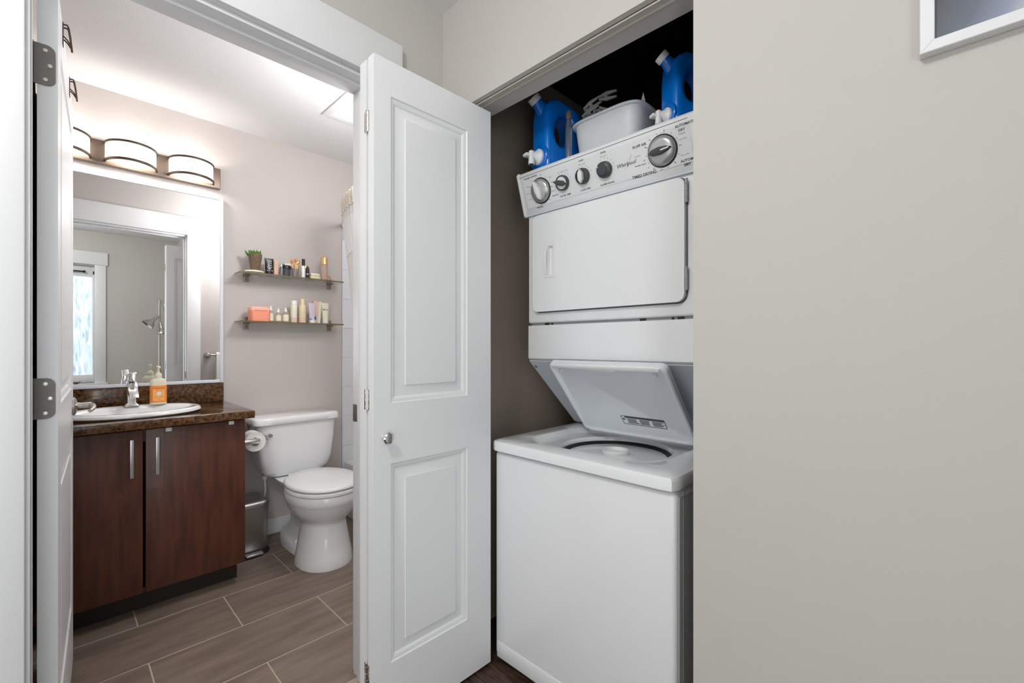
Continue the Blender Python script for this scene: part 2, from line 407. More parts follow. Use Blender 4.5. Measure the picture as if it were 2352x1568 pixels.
# door_1: the swing door, hinged on the left jamb and standing open into the bathroom
# local frame: +x along the door from the hinge edge, +y through its thickness (towards world -X)
DW = 0.76
ang = math.atan2(0.76, 0.040)
d1 = struct('door_1', loc=(0.002, 1.542, 0.0), rot=ang)
slab = leaf(DW, 0.035, 2.02, [(0.10, 0.66, 0.23, 0.83), (0.10, 0.66, 1.00, 1.90)])
bmesh.ops.translate(slab, vec=(0, 0, 0.012), verts=slab.verts)
obj('door_slab', slab, M['door'], d1, smooth=25)
for hz in (1.832, 1.035, 0.22):
    # the rounded leaf screwed to the hinge edge, seen across the gap
    lp = [(y, z) for (y, z) in rpoly(0.004, 0.060, hz - 0.049, hz + 0.049, 0.016, 6)]
    lp = [(max(y, 0.004) if y < 0.03 else min(y, 0.046), z) for y, z in lp]
    pl = []
    for y, z in rpoly(0.004, 0.034 + 0.010, hz - 0.0485, hz + 0.0485, 0.0159, 6):
        if y > 0.024: y = 0.044; 
        pl.append((y, z))
    pl2 = []
    for p in pl:
        if not pl2 or (abs(p[0] - pl2[-1][0]) + abs(p[1] - pl2[-1][1])) > 1e-5: pl2.append(p)
    hp = prism([(y, z) for y, z in pl2], [], -0.0025, 0.0005, 'YZX')
    h = obj('hinge', hp, M['hinge'], d1)
    for (sy, sz) in ((0.021, 0.035), (0.013, 0.0), (0.021, -0.035)):
        s = lathe([(0.0001, 0.0), (0.0042, 0.0), (0.0042, -0.0012), (0.0022, -0.0014), (0.0020, 0.0002)], n=14)
        bmesh.ops.transform(s, matrix=Matrix.Translation((-0.0026, sy, hz + sz)) @ Matrix.Rotation(PI / 2, 4, 'Y'), verts=s.verts)
        obj('screw', s, M['nickel'], h)
    kn = tube([(-0.004, 0.046, hz - 0.05), (-0.004, 0.046, hz + 0.05)], 0.0055, 10)
    obj('hinge_barrel', kn, M['hinge'], h)
# lever handle on the face towards the doorway (local -y)
lv = nb(); Mx = frame((0.70, 0, 0.945), (1, 0, 0), (0, 0, 1))     # out = -y
add(lv, lathe([(0.0, 0), (0.032, 0), (0.032, 0.006), (0.027, 0.010), (0.013, 0.013), (0.011, 0.028), (0.012, 0.03), (0.012, 0.05), (0.0, 0.05)], n=28), Mx)
add(lv, tube([(0.70, -0.044, 0.945), (0.69, -0.052, 0.945), (0.66, -0.056, 0.943), (0.62, -0.055, 0.940), (0.588, -0.048, 0.936)], [0.010, 0.0095, 0.008, 0.007, 0.006], 12))
obj('lever_handle', lv, M['nickel'], d1)
lv = nb(); Mx = frame((0.70, 0.035, 0.945), (-1, 0, 0), (0, 0, 1))
add(lv, lathe([(0.0, 0), (0.032, 0), (0.032, 0.006), (0.013, 0.013), (0.011, 0.04), (0.0, 0.04)], n=24), Mx)
add(lv, tube([(0.70, 0.075, 0.945), (0.66, 0.08, 0.943), (0.60, 0.078, 0.938)], [0.009, 0.008, 0.006], 10))
obj('lever_handle', lv, M['nickel'], d1)

# two hooks hung over the top of the door
Md = Matrix.Translation((0.002, 1.542, 0)) @ Matrix.Rotation(ang, 4, 'Z')
for k, (s, lab) in enumerate(((0.172, 'dark over-door hook nearer the hinge on top of the bathroom door'), (0.505, 'dark over-door hook farther along the bathroom door top, above the mirror light'))):
    bm = nb(); y0 = 0.0
    # strap over the edge, then a loop standing off the door face
    add(bm, box(s - 0.012, s + 0.012, -0.0015, 0.037, 2.032, 2.0335))
    add(bm, box(s - 0.012, s + 0.012, 0.0352, 0.0367, 1.99, 2.0335))
    add(bm, box(s - 0.012, s + 0.012, -0.0017, -0.0002, 1.975, 2.0335))
    for dx in (-0.009, 0.009):
        add(bm, tube([(s + dx, -0.002, 2.028), (s + dx, -0.009, 2.029), (s + dx, -0.012, 2.022), (s + dx, -0.015, 2.00), (s + dx, -0.018, 1.968)], 0.0022, 8))
        add(bm, tube([(s + dx, -0.002, 1.996), (s + dx, -0.010, 1.988), (s + dx, -0.017, 1.976)], 0.0018, 8))
    o = single('over_door_hook', bm, M['inner'], lab, 'hook', (0, 0, 0), 'hooks over the bathroom door')
    o.matrix_world = Md

# dark towel hanging on the far face of the door, seen only through the hinge gap
hk = nb()
add(hk, tube([(0.16, 0.036, 1.90), (0.16, 0.045, 1.90), (0.16, 0.060, 1.895), (0.16, 0.066, 1.905)], 0.004, 8)); add(hk, box(0.148, 0.172, 0.0355, 0.038, 1.87, 1.93, 0.001))
add(hk, tube([(0.42, 0.036, 1.90), (0.42, 0.045, 1.90), (0.42, 0.060, 1.895), (0.42, 0.066, 1.905)], 0.004, 8)); add(hk, box(0.408, 0.432, 0.0355, 0.038, 1.87, 1.93, 0.001))
obj('robe_hook', hk, M['chrome'], d1)
rb = loft([[(0.06 + 0.50 * i / 40, 0.046 + 0.010 * (1 - z_) + 0.008 * math.sin(i * 0.9) * (0.3 + z_), 1.885 - 1.40 * z_ - (0.02 * math.sin(PI * i / 40) if z_ < 0.1 else 0)) for i in range(41)] for z_ in [k / 20 for k in range(21)]], closed=False)
bmesh.ops.solidify(rb, geom=rb.faces[:], thickness=-0.014)
rbo = single('dark_towel', rb, mat('dark_brown_terry', srgb(84, 70, 62), 0.95, bump=0.8, bscale=250), 'dark brown towel behind the bathroom door, seen through the hinge gap', 'towel', (0, 0, 0), smooth=60)
rbo.matrix_world = Md

# ------------------------------------------------------------------ door_2: bifold closet door folded open
d2 = struct('door_2', loc=(XW + 0.06, 1.228, 0))
PW, PT = 0.462, 0.034
PN = [(0.055, 0.352, 0.201, 0.797), (0.055, 0.352, 0.978, 1.895)]
for k, (yy, nm) in enumerate(((1.189, 'folding_leaf'), (1.234, 'folding_leaf'))):
    b = leaf(PW, PT + (0.004 if k else 0), 2.0, PN, 0.0)
    bmesh.ops.translate(b, vec=(0.643, yy, 0.012), verts=b.verts)
    L = obj(nm, b, M['door'], d2, smooth=25)
    if k == 0:
        kb = lathe([(0.0, 0.0), (0.010, 0.0), (0.008, 0.004), (0.0065, 0.012), (0.010, 0.018), (0.0165, 0.022), (0.0175, 0.027), (0.014, 0.031), (0.0, 0.032)], n=24)
        bmesh.ops.transform(kb, matrix=frame((0.677, 1.189, 0.891), (1, 0, 0), (0, 0, 1)), verts=kb.verts)
        obj('door_knob', kb, M['chrome'], L)
for hz in (1.825, 1.002, 0.19):
    bm = nb()
    add(bm, tube([(0.6405, 1.2285, hz - 0.032), (0.6405, 1.2285, hz + 0.032)], 0.0032, 10))
    for q in (-0.02, 0.0, 0.02): add(bm, tube([(0.6405, 1.2285, hz + q - 0.002), (0.6405, 1.2285, hz + q + 0.002)], 0.0042, 10))
    add(bm, box(0.6415, 0.6432, 1.214, 1.243, hz - 0.03, hz + 0.03))
    obj('fold_hinge', bm, M['chrome'], d2)
# pivot and track above
tr = thing('sliding_door_track', 'painted metal bifold track under the closet header', 'door track', (1.075, 0.88, CZ))
obj('rail', boxes((1.058, 1.061, CY0, CY1, CZ - 0.007, CZ), (1.083, 1.086, CY0, CY1, CZ - 0.007, CZ), (1.058, 1.086, CY0, CY1, CZ - 0.002, CZ)), mat('track_paint', srgb(190, 184, 174), 0.5), tr)
obj('pivot_bracket', boxes((1.063, 1.081, 1.235, 1.30, CZ - 0.012, CZ - 0.003)), M['hinge'], tr)
obj('pivot_pin', tube([(1.074, 1.252, 2.0125), (1.074, 1.252, CZ - 0.01)], 0.004), M['chrome'], tr)

# ------------------------------------------------------------------ wall picture
pf = thing('picture_frame', 'white framed print of a grey snowy scene high on the right wall', 'picture', (XW, -0.4, 1.65))
py1, py0, pz0, pz1 = 0.033, -0.62, 1.652, 2.15
fw = 0.0185; fx = XW - 0.022
def mitre(pts): return prism(pts, [], fx, XW - 0.0006, 'YZX', 0.001, 1)
obj('frame_side', mitre([(py1, pz0), (py1, pz1), (py1 - fw, pz1 - fw), (py1 - fw, pz0 + fw)]), M['trim'], pf)
obj('frame_side', mitre([(py0, pz0), (py0, pz1), (py0 + fw, pz1 - fw), (py0 + fw, pz0 + fw)]), M['trim'], pf)
obj('frame_bottom', mitre([(py1, pz0), (py0, pz0), (py0 + fw, pz0 + fw), (py1 - fw, pz0 + fw)]), M['trim'], pf)
obj('frame_top', mitre([(py1, pz1), (py0, pz1), (py0 + fw, pz1 - fw), (py1 - fw, pz1 - fw)]), M['trim'], pf)
pr = obj('print', box(XW - 0.012, XW - 0.008, py0 + fw, py1 - fw, pz0 + fw, pz1 - fw), M['art'], pf, None)
fk = nb()
for _ in range(46):
    yy = random.uniform(py0 + 0.03, py1 - 0.025); zz = random.uniform(pz0 + 0.025, pz1 - 0.03); s_ = random.uniform(0.0006, 0.0013)
    add(fk, box(XW - 0.0125, XW - 0.0119, yy - s_, yy + s_, zz - s_, zz + s_))
obj('snow_flecks', fk, M['trim'], pr)['kind'] = 'stuff'

# ------------------------------------------------------------------ laundry tower
LY0, LY1 = 0.505, 1.190
lt = thing('laundry_tower', 'white stacked washer and dryer tower with raised washer lid in the closet', 'washer dryer', (1.45, 0.85, 0))
WXF = 1.126; WXB = 1.86
obj('washer_body', box(WXF, WXB, LY0, LY1, 0.03, 0.778, 0.016, 4), M['white'], lt)
obj('corner_seam', boxes((WXF + 0.045, WXF + 0.049, LY0 - 0.0015, LY0 + 0.001, 0.04, 0.77)), M['steelg'], lt)
obj('side_rib', box(WXF + 0.02, WXB, LY0 - 0.001, LY0 + 0.002, 0.05, 0.76), M['white'], lt)
obj('kick_panel', boxes((WXF - 0.003, WXF + 0.02, LY0 + 0.012, LY1 - 0.012, 0.028, 0.088, 0.006)), M['white'], lt)
for fy in (LY0 + 0.05, LY1 - 0.05):
    for fx_ in (WXF + 0.06, WXB - 0.06): obj('foot', lathe([(0.02, 0.001), (0.02, 0.012), (0.008, 0.014), (0.008, 0.04)], fx_, fy, 12), M['dark'], lt)
# top deck: rounded slab, recessed lid well, round tub mouth
N = 96; dcx, dcy = 1.380, 0.836; hx, hy = (WXB - 1.108) / 2, (LY1 - LY0) / 2 + 0.004; ox, oy = (1.108 + WXB) / 2, (LY0 + LY1) / 2
def rr(cx, cy, hx_, hy_, z, r, n=N):
    # points by angle around (dcx,dcy) on a rounded rectangle
    out = []
    for i in range(n):
        a = 2 * PI * (i + 0.5) / n; c, s = math.cos(a), math.sin(a)
        lo, hi = 0.0, 2.0
        def inside(t):
            x, y = abs(dcx + c * t - cx), abs(dcy + s * t - cy)
            if x > hx_ or y > hy_: return False
            dx, dy = x - (hx_ - r), y - (hy_ - r)
            return not (dx > 0 and dy > 0 and dx * dx + dy * dy > r * r)
        for _ in range(40):
            m_ = (lo + hi) / 2
            if inside(m_): lo = m_
            else: hi = m_
        out.append((dcx + c * lo, dcy + s * lo, z))
    return out
def circ(r, z, n=N): return [(dcx + r * math.cos(2 * PI * (i + 0.5) / n), dcy + r * math.sin(2 * PI * (i + 0.5) / n), z) for i in range(n)]
deck = loft([rr(ox, oy, hx - 0.01, hy - 0.01, 0.781, 0.02), rr(ox, oy, hx, hy, 0.783, 0.02), rr(ox, oy, hx, hy, 0.808, 0.02), rr(ox, oy, hx - 0.004, hy - 0.004, 0.816, 0.022), rr(ox, oy, hx - 0.012, hy - 0.012, 0.820, 0.025),
             rr(1.372, 0.852, 0.196, 0.258, 0.822, 0.09), rr(1.372, 0.852, 0.190, 0.252, 0.818, 0.09), rr(1.372, 0.852, 0.186, 0.244, 0.804, 0.10),
             circ(0.192, 0.802), circ(0.188, 0.795), circ(0.187, 0.772), circ(0.190, 0.767)], False, False)
obj('top_deck', deck, M['white'], lt, 32)
ring = loft([circ(0.1865, 0.788), circ(0.178, 0.789), circ(0.172, 0.782), circ(0.170, 0.755), circ(0.20, 0.755)], False, False)
obj('tub_ring', ring, M['dark'], lt)
obj('wash_basket', loft([circ(0.172, 0.757), circ(0.166, 0.76), circ(0.166, 0.50), circ(0.15, 0.47), circ(0.02, 0.46)], False, True), mat('basket_enamel', srgb(168, 171, 176), 0.3), lt, 50)
ag = nb()
add(ag, lathe([(0.11, 0.472), (0.07, 0.50), (0.048, 0.56), (0.044, 0.70), (0.046, 0.765), (0.048, 0.79), (0.043, 0.797), (0.040, 0.796), (0.036, 0.786), (0.0, 0.784)], dcx, dcy, 32))
for k in range(4):
    a = k * PI / 2 + 0.9
    f = prism([(0.035, 0.50), (0.115, 0.485), (0.10, 0.56), (0.058, 0.62), (0.05, 0.70)], [], -0.004, 0.004, 'XZY', 0.002, 1)
    bmesh.ops.transform(f, matrix=Matrix.Translation((dcx, dcy, 0)) @ Matrix.Rotation(a, 4, 'Z'), verts=f.verts); add(ag, f)
obj('agitator', ag, M['wplas'], lt)
dsp = prism([(0.02, 0.745), (0.115, 0.745), (0.120, 0.772), (0.02, 0.786)], [], -0.034, 0.034, 'XZY', 0.004, 2)
bmesh.ops.transform(dsp, matrix=Matrix.Translation((dcx, dcy, 0)) @ Matrix.Rotation(math.radians(-98), 4, 'Z'), verts=dsp.verts)
obj('softener_dispenser', dsp, M['wplas'], lt)
# tower above
TX = 1.309
tower = prism([(TX, 1.113), (TX, 1.241), (WXB, 1.241), (WXB, 0.822), (1.63, 0.822)], [], LY0, LY1, 'XZY', 0.003, 2)
obj('tower_cabinet', tower, M['white'], lt)
sl = Vector((TX, 0, 1.108)); sd = (Vector((1.618, 0, 0.826)) - sl).normalized()
nrm = Vector((-sd.z, 0, sd.x)); nrm = -nrm if nrm.x > 0 else nrm
q = [sl + sd * 0.004, sl + sd * 0.41]
obj('slanted_panel', prism([(p.x, p.z) for p in (q[0] + nrm * 0.001, q[0] + nrm * 0.004, q[1] + nrm * 0.004, q[1] + nrm * 0.001)], [], LY0 + 0.006, LY1 - 0.006, 'XZY'), M['steelg'], lt)
for yy in (LY1 - 0.022,):
    s = lathe([(0, 0), (0.006, 0), (0.005, 0.003), (0, 0.0035)], n=14)
    p = sl + sd * 0.035 + nrm * 0.004
    bmesh.ops.transform(s, matrix=frame(p + Vector((0, yy, 0)), (0, -1, 0), -sd), verts=s.verts); obj('screw', s, M['hinge'], lt)
obj('dryer_body', box(TX, WXB, LY0, LY1, 1.250, 1.80, 0.008, 3), M['white'], lt)
obj('shadow_gap_plate', boxes((TX + 0.012, WXB - 0.01, LY0 + 0.01, LY1 - 0.01, 1.238, 1.252)), mat('grey_gap_plate', srgb(140, 142, 146), 0.5), lt)
for yy, wd in ((1.10, 0.010), (1.075, 0.003), (0.70, 0.010), (0.60, 0.003), (0.575, 0.010)):
    obj('clip', boxes((TX + 0.008, TX + 0.016, yy - wd, yy + wd, 1.241, 1.249)), M['dark'], lt)
# dryer door with pocket handle
DY0, DY1, DZ0, DZ1 = 0.553, 1.150, 1.292, 1.662
seam = prism(rpoly(DY0 - 0.004, DY1 + 0.004, DZ0 - 0.004, DZ1 + 0.004, 0.028, 6), [], TX - 0.0012, TX + 0.003, 'YZX')
obj('door_seam', seam, mat('door_seam_shadow', srgb(96, 98, 102), 0.6), lt)
hy0, hy1, hz0, hz1 = 1.040, 1.090, 1.418, 1.548
dd = prism(rpoly(DY0, DY1, DZ0, DZ1, 0.025, 6), [rpoly(hy0 + 0.010, hy1 - 0.018, hz0 + 0.014, hz1 - 0.014, 0.006, 3)], TX - 0.018, TX - 0.001, 'YZX')
ddo = obj('dryer_door', dd, M['white'], lt)
hp = prism(rpoly(hy0, hy1, hz0, hz1, 0.003, 2), [rpoly(hy0 + 0.008, hy1 - 0.016, hz0 + 0.012, hz1 - 0.012, 0.008, 3)], TX - 0.0205, TX - 0.018, 'YZX', 0.0008, 1)
add(hp, box(TX - 0.008, TX - 0.002, hy0 + 0.006, hy1 - 0.012, hz0 + 0.008, hz1 - 0.008))
gr = loft([[(TX - 0.021 - 0.008 * math.sin(PI * t), hy1 - 0.018 + 0.014 * u_, hz0 + 0.010 + (hz1 - hz0 - 0.02) * t) for u_ in (0, 0.5, 1)] for t in [i / 12 for i in range(13)]], closed=False)
add(hp, gr)
obj('pocket_handle', hp, M['wplas'], ddo)
for zc in (1.62, 1.36):
    bm = nb(); add(bm, tube([(TX - 0.012, DY0 - 0.004, zc - 0.035), (TX - 0.012, DY0 - 0.004, zc + 0.035)], 0.0042, 10))
    for q_ in (-0.02, 0, 0.02): add(bm, tube([(TX - 0.012, DY0 - 0.004, zc + q_ - 0.001), (TX - 0.012, DY0 - 0.004, zc + q_ + 0.001)], 0.005, 10))
    obj('door_hinge', bm, M['sgrey'], ddo)
# console: sloping face leaning out at the top
CXt, CXb, CZt, CZb = 1.256, 1.300, 1.827, 1.682
cons = prism([(CXb, CZb), (CXt, CZt - 0.006), (CXt + 0.004, CZt), (CXt + 0.02, CZt + 0.002), (WXB, CZt - 0.006), (WXB, 1.79), (TX + 0.01, 1.79), (TX + 0.01, CZb - 0.003), (CXb + 0.004, CZb - 0.004)], [], LY0 - 0.004, LY1 + 0.014, 'XZY', 0.003, 2)
con = obj('control_console', cons, M['white'], lt)
for yy in (LY0 - 0.003, LY1 + 0.007):
    obj('end_cap', prism([(CXb - 0.002, CZb - 0.006), (CXt - 0.002, CZt - 0.004), (CXt + 0.004, CZt + 0.004 + (0.006 if yy < 1 else 0)), (CXt + 0.06, CZt + 0.004 + (0.006 if yy < 1 else 0)), (CXt + 0.06, CZb - 0.004)], [], yy - 0.006, yy + 0.006, 'XZY', 0.002, 2), M['wplas'], lt)
obj('console_trim_groove', boxes((CXb - 0.001, TX + 0.01, LY0, LY1 + 0.01, CZb - 0.012, CZb - 0.006)), M['steelg'], lt)
fu = Vector((CXt - CXb, 0, CZt - CZb)).normalized(); fr = Vector((0, -1, 0))
def cp(y, z, out=0.0):
    x = CXt + (CZt - z) * (CXb - CXt) / (CZt - CZb); n_ = fr.cross(fu)
    return Vector((x, y, z)) + n_ * out
def cframe(y, z, out=0.0, rot=0.0): return frame(cp(y, z, out), fr, fu) @ Matrix.Rotation(rot, 4, 'Z')
pl_ = box(-0.325, 0.325, -0.052, 0.062, 0, 0.0015, 0.0007, 1); bmesh.ops.transform(pl_, matrix=cframe(0.85, 1.748, 0.0), verts=pl_.verts)
cpan = obj('console_fascia', pl_, mat('console_fascia', srgb(224, 225, 227), 0.3), lt)
ln = box(-0.34, 0.325, -0.0008, 0.0008, 0, 0.001); bmesh.ops.transform(ln, matrix=cframe(0.855, 1.813, 0.0008), verts=ln.verts)
obj('pinstripe', ln, M['ink'], lt)
def knob(y, z, R, style, rot):
    d = 0.020 if R > 0.04 else 0.017
    if style == 'big':
        b = lathe([(R, 0.001), (R, 0.006), (R * 0.97, 0.009), (R * 0.90, 0.013), (R * 0.70, 0.016), (R * 0.3, 0.017), (0, 0.017)], n=40); mm = M['sgrey']
        g = prism([(-R * 0.80, 0), (-R * 0.55, R * 0.20), (0, R * 0.26), (R * 0.55, R * 0.16), (R * 0.86, 0), (R * 0.55, -R * 0.16), (0, -R * 0.26), (-R * 0.55, -R * 0.20)], [], 0.012, 0.030, 'XYZ', 0.003, 2)
    elif style == 'round':
        b = lathe([(R, 0.001), (R, 0.008), (R * 0.93, 0.016), (R * 0.75, 0.020), (R * 0.62, 0.021), (R * 0.60, 0.024), (0, 0.025)], n=32); mm = M['dgrey']
        g = box(R * 0.45, R * 0.9, -0.0012, 0.0012, 0.018, 0.0225)
    else:
        b = lathe([(R, 0.001), (R, 0.010), (R * 0.95, 0.014), (R * 0.82, 0.015), (R * 0.80, 0.012), (0, 0.012)], n=32); mm = M['dgrey']
        g = prism([(-R * 0.85, 0), (-R * 0.4, R * 0.32), (R * 0.4, R * 0.32), (R * (1.15 if style == 'pointer' else 0.85), 0), (R * 0.4, -R * 0.32), (-R * 0.4, -R * 0.32)], [], 0.010, 0.027, 'XYZ', 0.003, 2)
    mx = cframe(y, z, 0.0015, rot)
    bmesh.ops.transform(b, matrix=mx, verts=b.verts); bmesh.ops.transform(g, matrix=mx, verts=g.verts)
    ko = obj('knob', b, mm, lt)
    ring_ = lathe([(R * 1.10, 0.0), (R * 1.10, 0.0012), (R * 1.0, 0.0014), (R * 1.0, 0.0)], n=36, cap0=False, cap1=False); bmesh.ops.transform(ring_, matrix=mx, verts=ring_.verts)
    obj('dial_ring', ring_, M['wplas'] if R < 0.04 else M['black'], ko)
    gm = {'big': M['dgrey'] if rot < 1 else M['wplas'], 'round': M['wplas'], 'blade': M['wplas'], 'pointer': M['dgrey']}[style]
    obj('grip', g, gm, ko)
    if style == 'big' and rot < 1:
        t_ = box(R * 0.15, R * 0.75, -0.0018, 0.0018, 0.030, 0.0306); bmesh.ops.transform(t_, matrix=mx, verts=t_.verts); obj('pointer_line', t_, M['wplas'], ko)
    if style == 'pointer':
        t_ = prism([(R * 0.78 * math.cos(a), R * 0.78 * math.sin(a)) for a in [2 * PI * i / 24 for i in range(24)]], [], 0.0120, 0.0135, 'XYZ'); bmesh.ops.transform(t_, matrix=mx, verts=t_.verts); obj('dial_disc', t_, M['wplas'], ko)
knob(1.097, 1.748, 0.043, 'big', math.radians(105))
knob(0.990, 1.750, 0.027, 'pointer', math.radians(160))
knob(0.902, 1.751, 0.027, 'blade', math.radians(85))
knob(0.814, 1.749, 0.027, 'round', math.radians(145))
knob(0.614, 1.750, 0.043, 'big', math.radians(4))
# printing on the console (words as far as the photograph shows them)
txt = nb(); tl = nb()
def put(dst, s, y, z, size, bold=0.0, shear=0.0):
    add(dst, text_bm(s, size, 0.0001, 'CENTER', bold, shear), cframe(y, z, 0.0017))
put(txt, 'FLUFF AIR', 0.685, 1.784, 0.0105, 0.0003)
put(txt, 'TIMED DRYING', 0.682, 1.700, 0.0120, 0.0003)
put(txt, 'WASHER CONTROL', 1.135, 1.803, 0.0075, 0.0002)
put(txt, 'WATER TEMP', 0.990, 1.708, 0.0080, 0.0002)
put(txt, 'LOAD SIZE', 0.902, 1.708, 0.0085, 0.0002)
put(txt, 'ALARM SIGNAL', 0.814, 1.706, 0.0080, 0.0002)
put(txt, 'START', 0.902, 1.800, 0.0070, 0.0002)
put(txt, 'DRYER', 0.814, 1.801, 0.0070, 0.0002)
put(txt, 'AUTOMATIC', 0.538, 1.800, 0.0105, 0.0003); put(txt, 'DRY', 0.550, 1.788, 0.0100, 0.0003)
put(txt, 'AUTOMATIC', 0.533, 1.706, 0.0105, 0.0003); put(txt, 'DRY', 0.545, 1.695, 0.0100, 0.0003)
put(tl, 'Regular', 0.55, 1.779, 0.007); put(tl, 'Less Dry', 0.550, 1.765, 0.0065); put(tl, 'More Dry', 0.548, 1.722, 0.0065)
put(tl, 'Delicate', 0.695, 1.757, 0.0065); put(txt, 'Wrinkle Guard', 0.69, 1.730, 0.0062, 0.0001); put(txt, '30', 0.675, 1.739, 0.006)
for s_, yy, zz in (('40', 0.665, 1.716), ('50', 0.645, 1.705), ('60', 0.622, 1.699), ('20', 0.668, 1.775), ('10', 0.652, 1.790)): put(tl, s_, yy, zz, 0.006)
for s_, yy, zz in (('Rinse', 1.155, 1.775), ('Spin', 1.162, 1.752), ('Soak', 1.157, 1.730), ('Heavy', 1.04, 1.735), ('Normal', 1.035, 1.765), ('Light', 1.045, 1.782)): put(tl, s_, yy, zz, 0.0068)
put(txt, 'DELICATE', 1.035, 1.718, 0.0068, 0.0001); put(txt, 'REGULAR', 1.115, 1.694, 0.0068, 0.0001)
put(tl, 'Hot  Warm  Cold', 0.985, 1.787, 0.006); put(tl, 'Small  Large', 0.902, 1.789, 0.006); put(tl, 'Off   Loud', 0.814, 1.790, 0.006)
for y0_, R0 in ((0.614, 0.051), (1.097, 0.050)):
    for k in range(14):
        a = 2 * PI * k / 14; bx = box(R0, R0 + (0.007 if k % 3 == 0 else 0.003), -0.0008, 0.0008, 0, 0.0003)
        add(txt, bx, cframe(y0_, 1.750, 0.0017, a))
for y0_ in (0.99, 0.902, 0.814):
    for k in range(7):
        add(txt, box(0.033, 0.036, -0.0007, 0.0007, 0, 0.0003), cframe(y0_, 1.750, 0.0017, math.radians(20 + 23 * k)))
o = obj('printed_legend', txt, M['ink'], lt, None); o2 = obj('printed_legend', tl, M['inkl'], lt, None); o['kind'] = 'stuff'; o2['kind'] = 'stuff'
lg = nb(); add(lg, text_bm('Whirlpool', 0.0165, 0.0001, 'CENTER', 0.0002, 0.25), cframe(0.738, 1.745, 0.0017))
sw = [(-0.012 + 0.03 * t, -0.014 + 0.040 * t - 0.008 * math.sin(PI * t)) for t in [i / 10 for i in range(11)]]
rib = loft([[(x - 0.0005, y, 0), (x + 0.0005, y, 0.0002)] for x, y in sw], closed=False); add(lg, rib, cframe(0.733, 1.745, 0.0018))
obj('logo', lg, M['ink'], lt, None)

# raised washer lid
hb = Vector((1.482, 0, 0.834)); ht = Vector((1.243, 0, 1.103)); LL = (ht - hb).length
lu = (ht - hb).normalized(); lo = Vector((0, -1, 0))       # right, up ; out = towards camera
Ml = frame((hb.x, 0.808, hb.z), lo, lu); W2 = 0.222
r1 = lambda ins, z, r=0.02: rrect(0, LL / 2, W2 - ins, LL / 2 - ins, r, z, 6)
lid = loft([r1(0.004, -0.016), r1(0, -0.012), r1(0, 0.006), r1(0.004, 0.010), r1(0.010, 0.010), r1(0.014, 0.006), r1(0.018, 0.003)], True, True)
bmesh.ops.transform(lid, matrix=Ml, verts=lid.verts); lido = obj('washer_lid', lid, M['lidm'], lt, 40)
rimb = nb()
add(rimb, prism([(-W2 + 0.02, LL - 0.004), (-W2 + 0.03, LL + 0.002), (W2 - 0.03, LL + 0.002), (W2 - 0.02, LL - 0.004), (W2 - 0.02, LL - 0.016), (0.055, LL - 0.016), (0.045, LL - 0.024), (-0.045, LL - 0.024), (-0.055, LL - 0.016), (-W2 + 0.02, LL - 0.016)], [], 0.004, 0.015, 'XYZ', 0.003, 2))
bmesh.ops.transform(rimb, matrix=Ml, verts=rimb.verts); obj('lid_grip', rimb, M['white'], lido)
for sx in (-1, 1):
    b = lathe([(0, 0.003), (0.0075, 0.003), (0.006, 0.012), (0, 0.013)], n=16); bmesh.ops.transform(b, matrix=Ml @ Matrix.Translation((sx * (W2 - 0.045), LL - 0.036, 0)), verts=b.verts); obj('bumper', b, M['steelg'], lido)
    b = box(sx * (W2 - 0.008) - 0.006, sx * (W2 - 0.008) + 0.006, -0.008, 0.045, -0.014, 0.004, 0.002); bmesh.ops.transform(b, matrix=Ml, verts=b.verts); obj('lid_hinge', b, M['dgrey'], lido)
lc = (0.055, 0.088); ms = Ml @ Matrix.Translation((lc[0], lc[1], 0.0032)) @ Matrix.Rotation(math.radians(0), 4, 'Z')
st = prism(rpoly(-0.082, 0.082, -0.022, 0.022, 0.004, 2), [rpoly(-0.080, 0.080, -0.020, 0.020, 0.003, 2)], 0, 0.0006, 'XYZ')
add(st, box(-0.066, 0.080, 0.012, 0.020, 0, 0.0006)); add(st, prism([(-0.079, 0.001), (-0.066, 0.001), (-0.0725, 0.012)], [], 0, 0.0006, 'XYZ'))
for cI in range(3):
    for l in range(6): add(st, box(-0.060 + cI * 0.047, -0.060 + cI * 0.047 + random.uniform(0.032, 0.043), 0.006 - l * 0.0042, 0.0078 - l * 0.0042, 0, 0.0005))
bmesh.ops.transform(st, matrix=ms, verts=st.verts)
so = obj('warning_sticker', st, M['ink'], lido, None); so['label'] = 'rectangular warning sticker with black header bar'

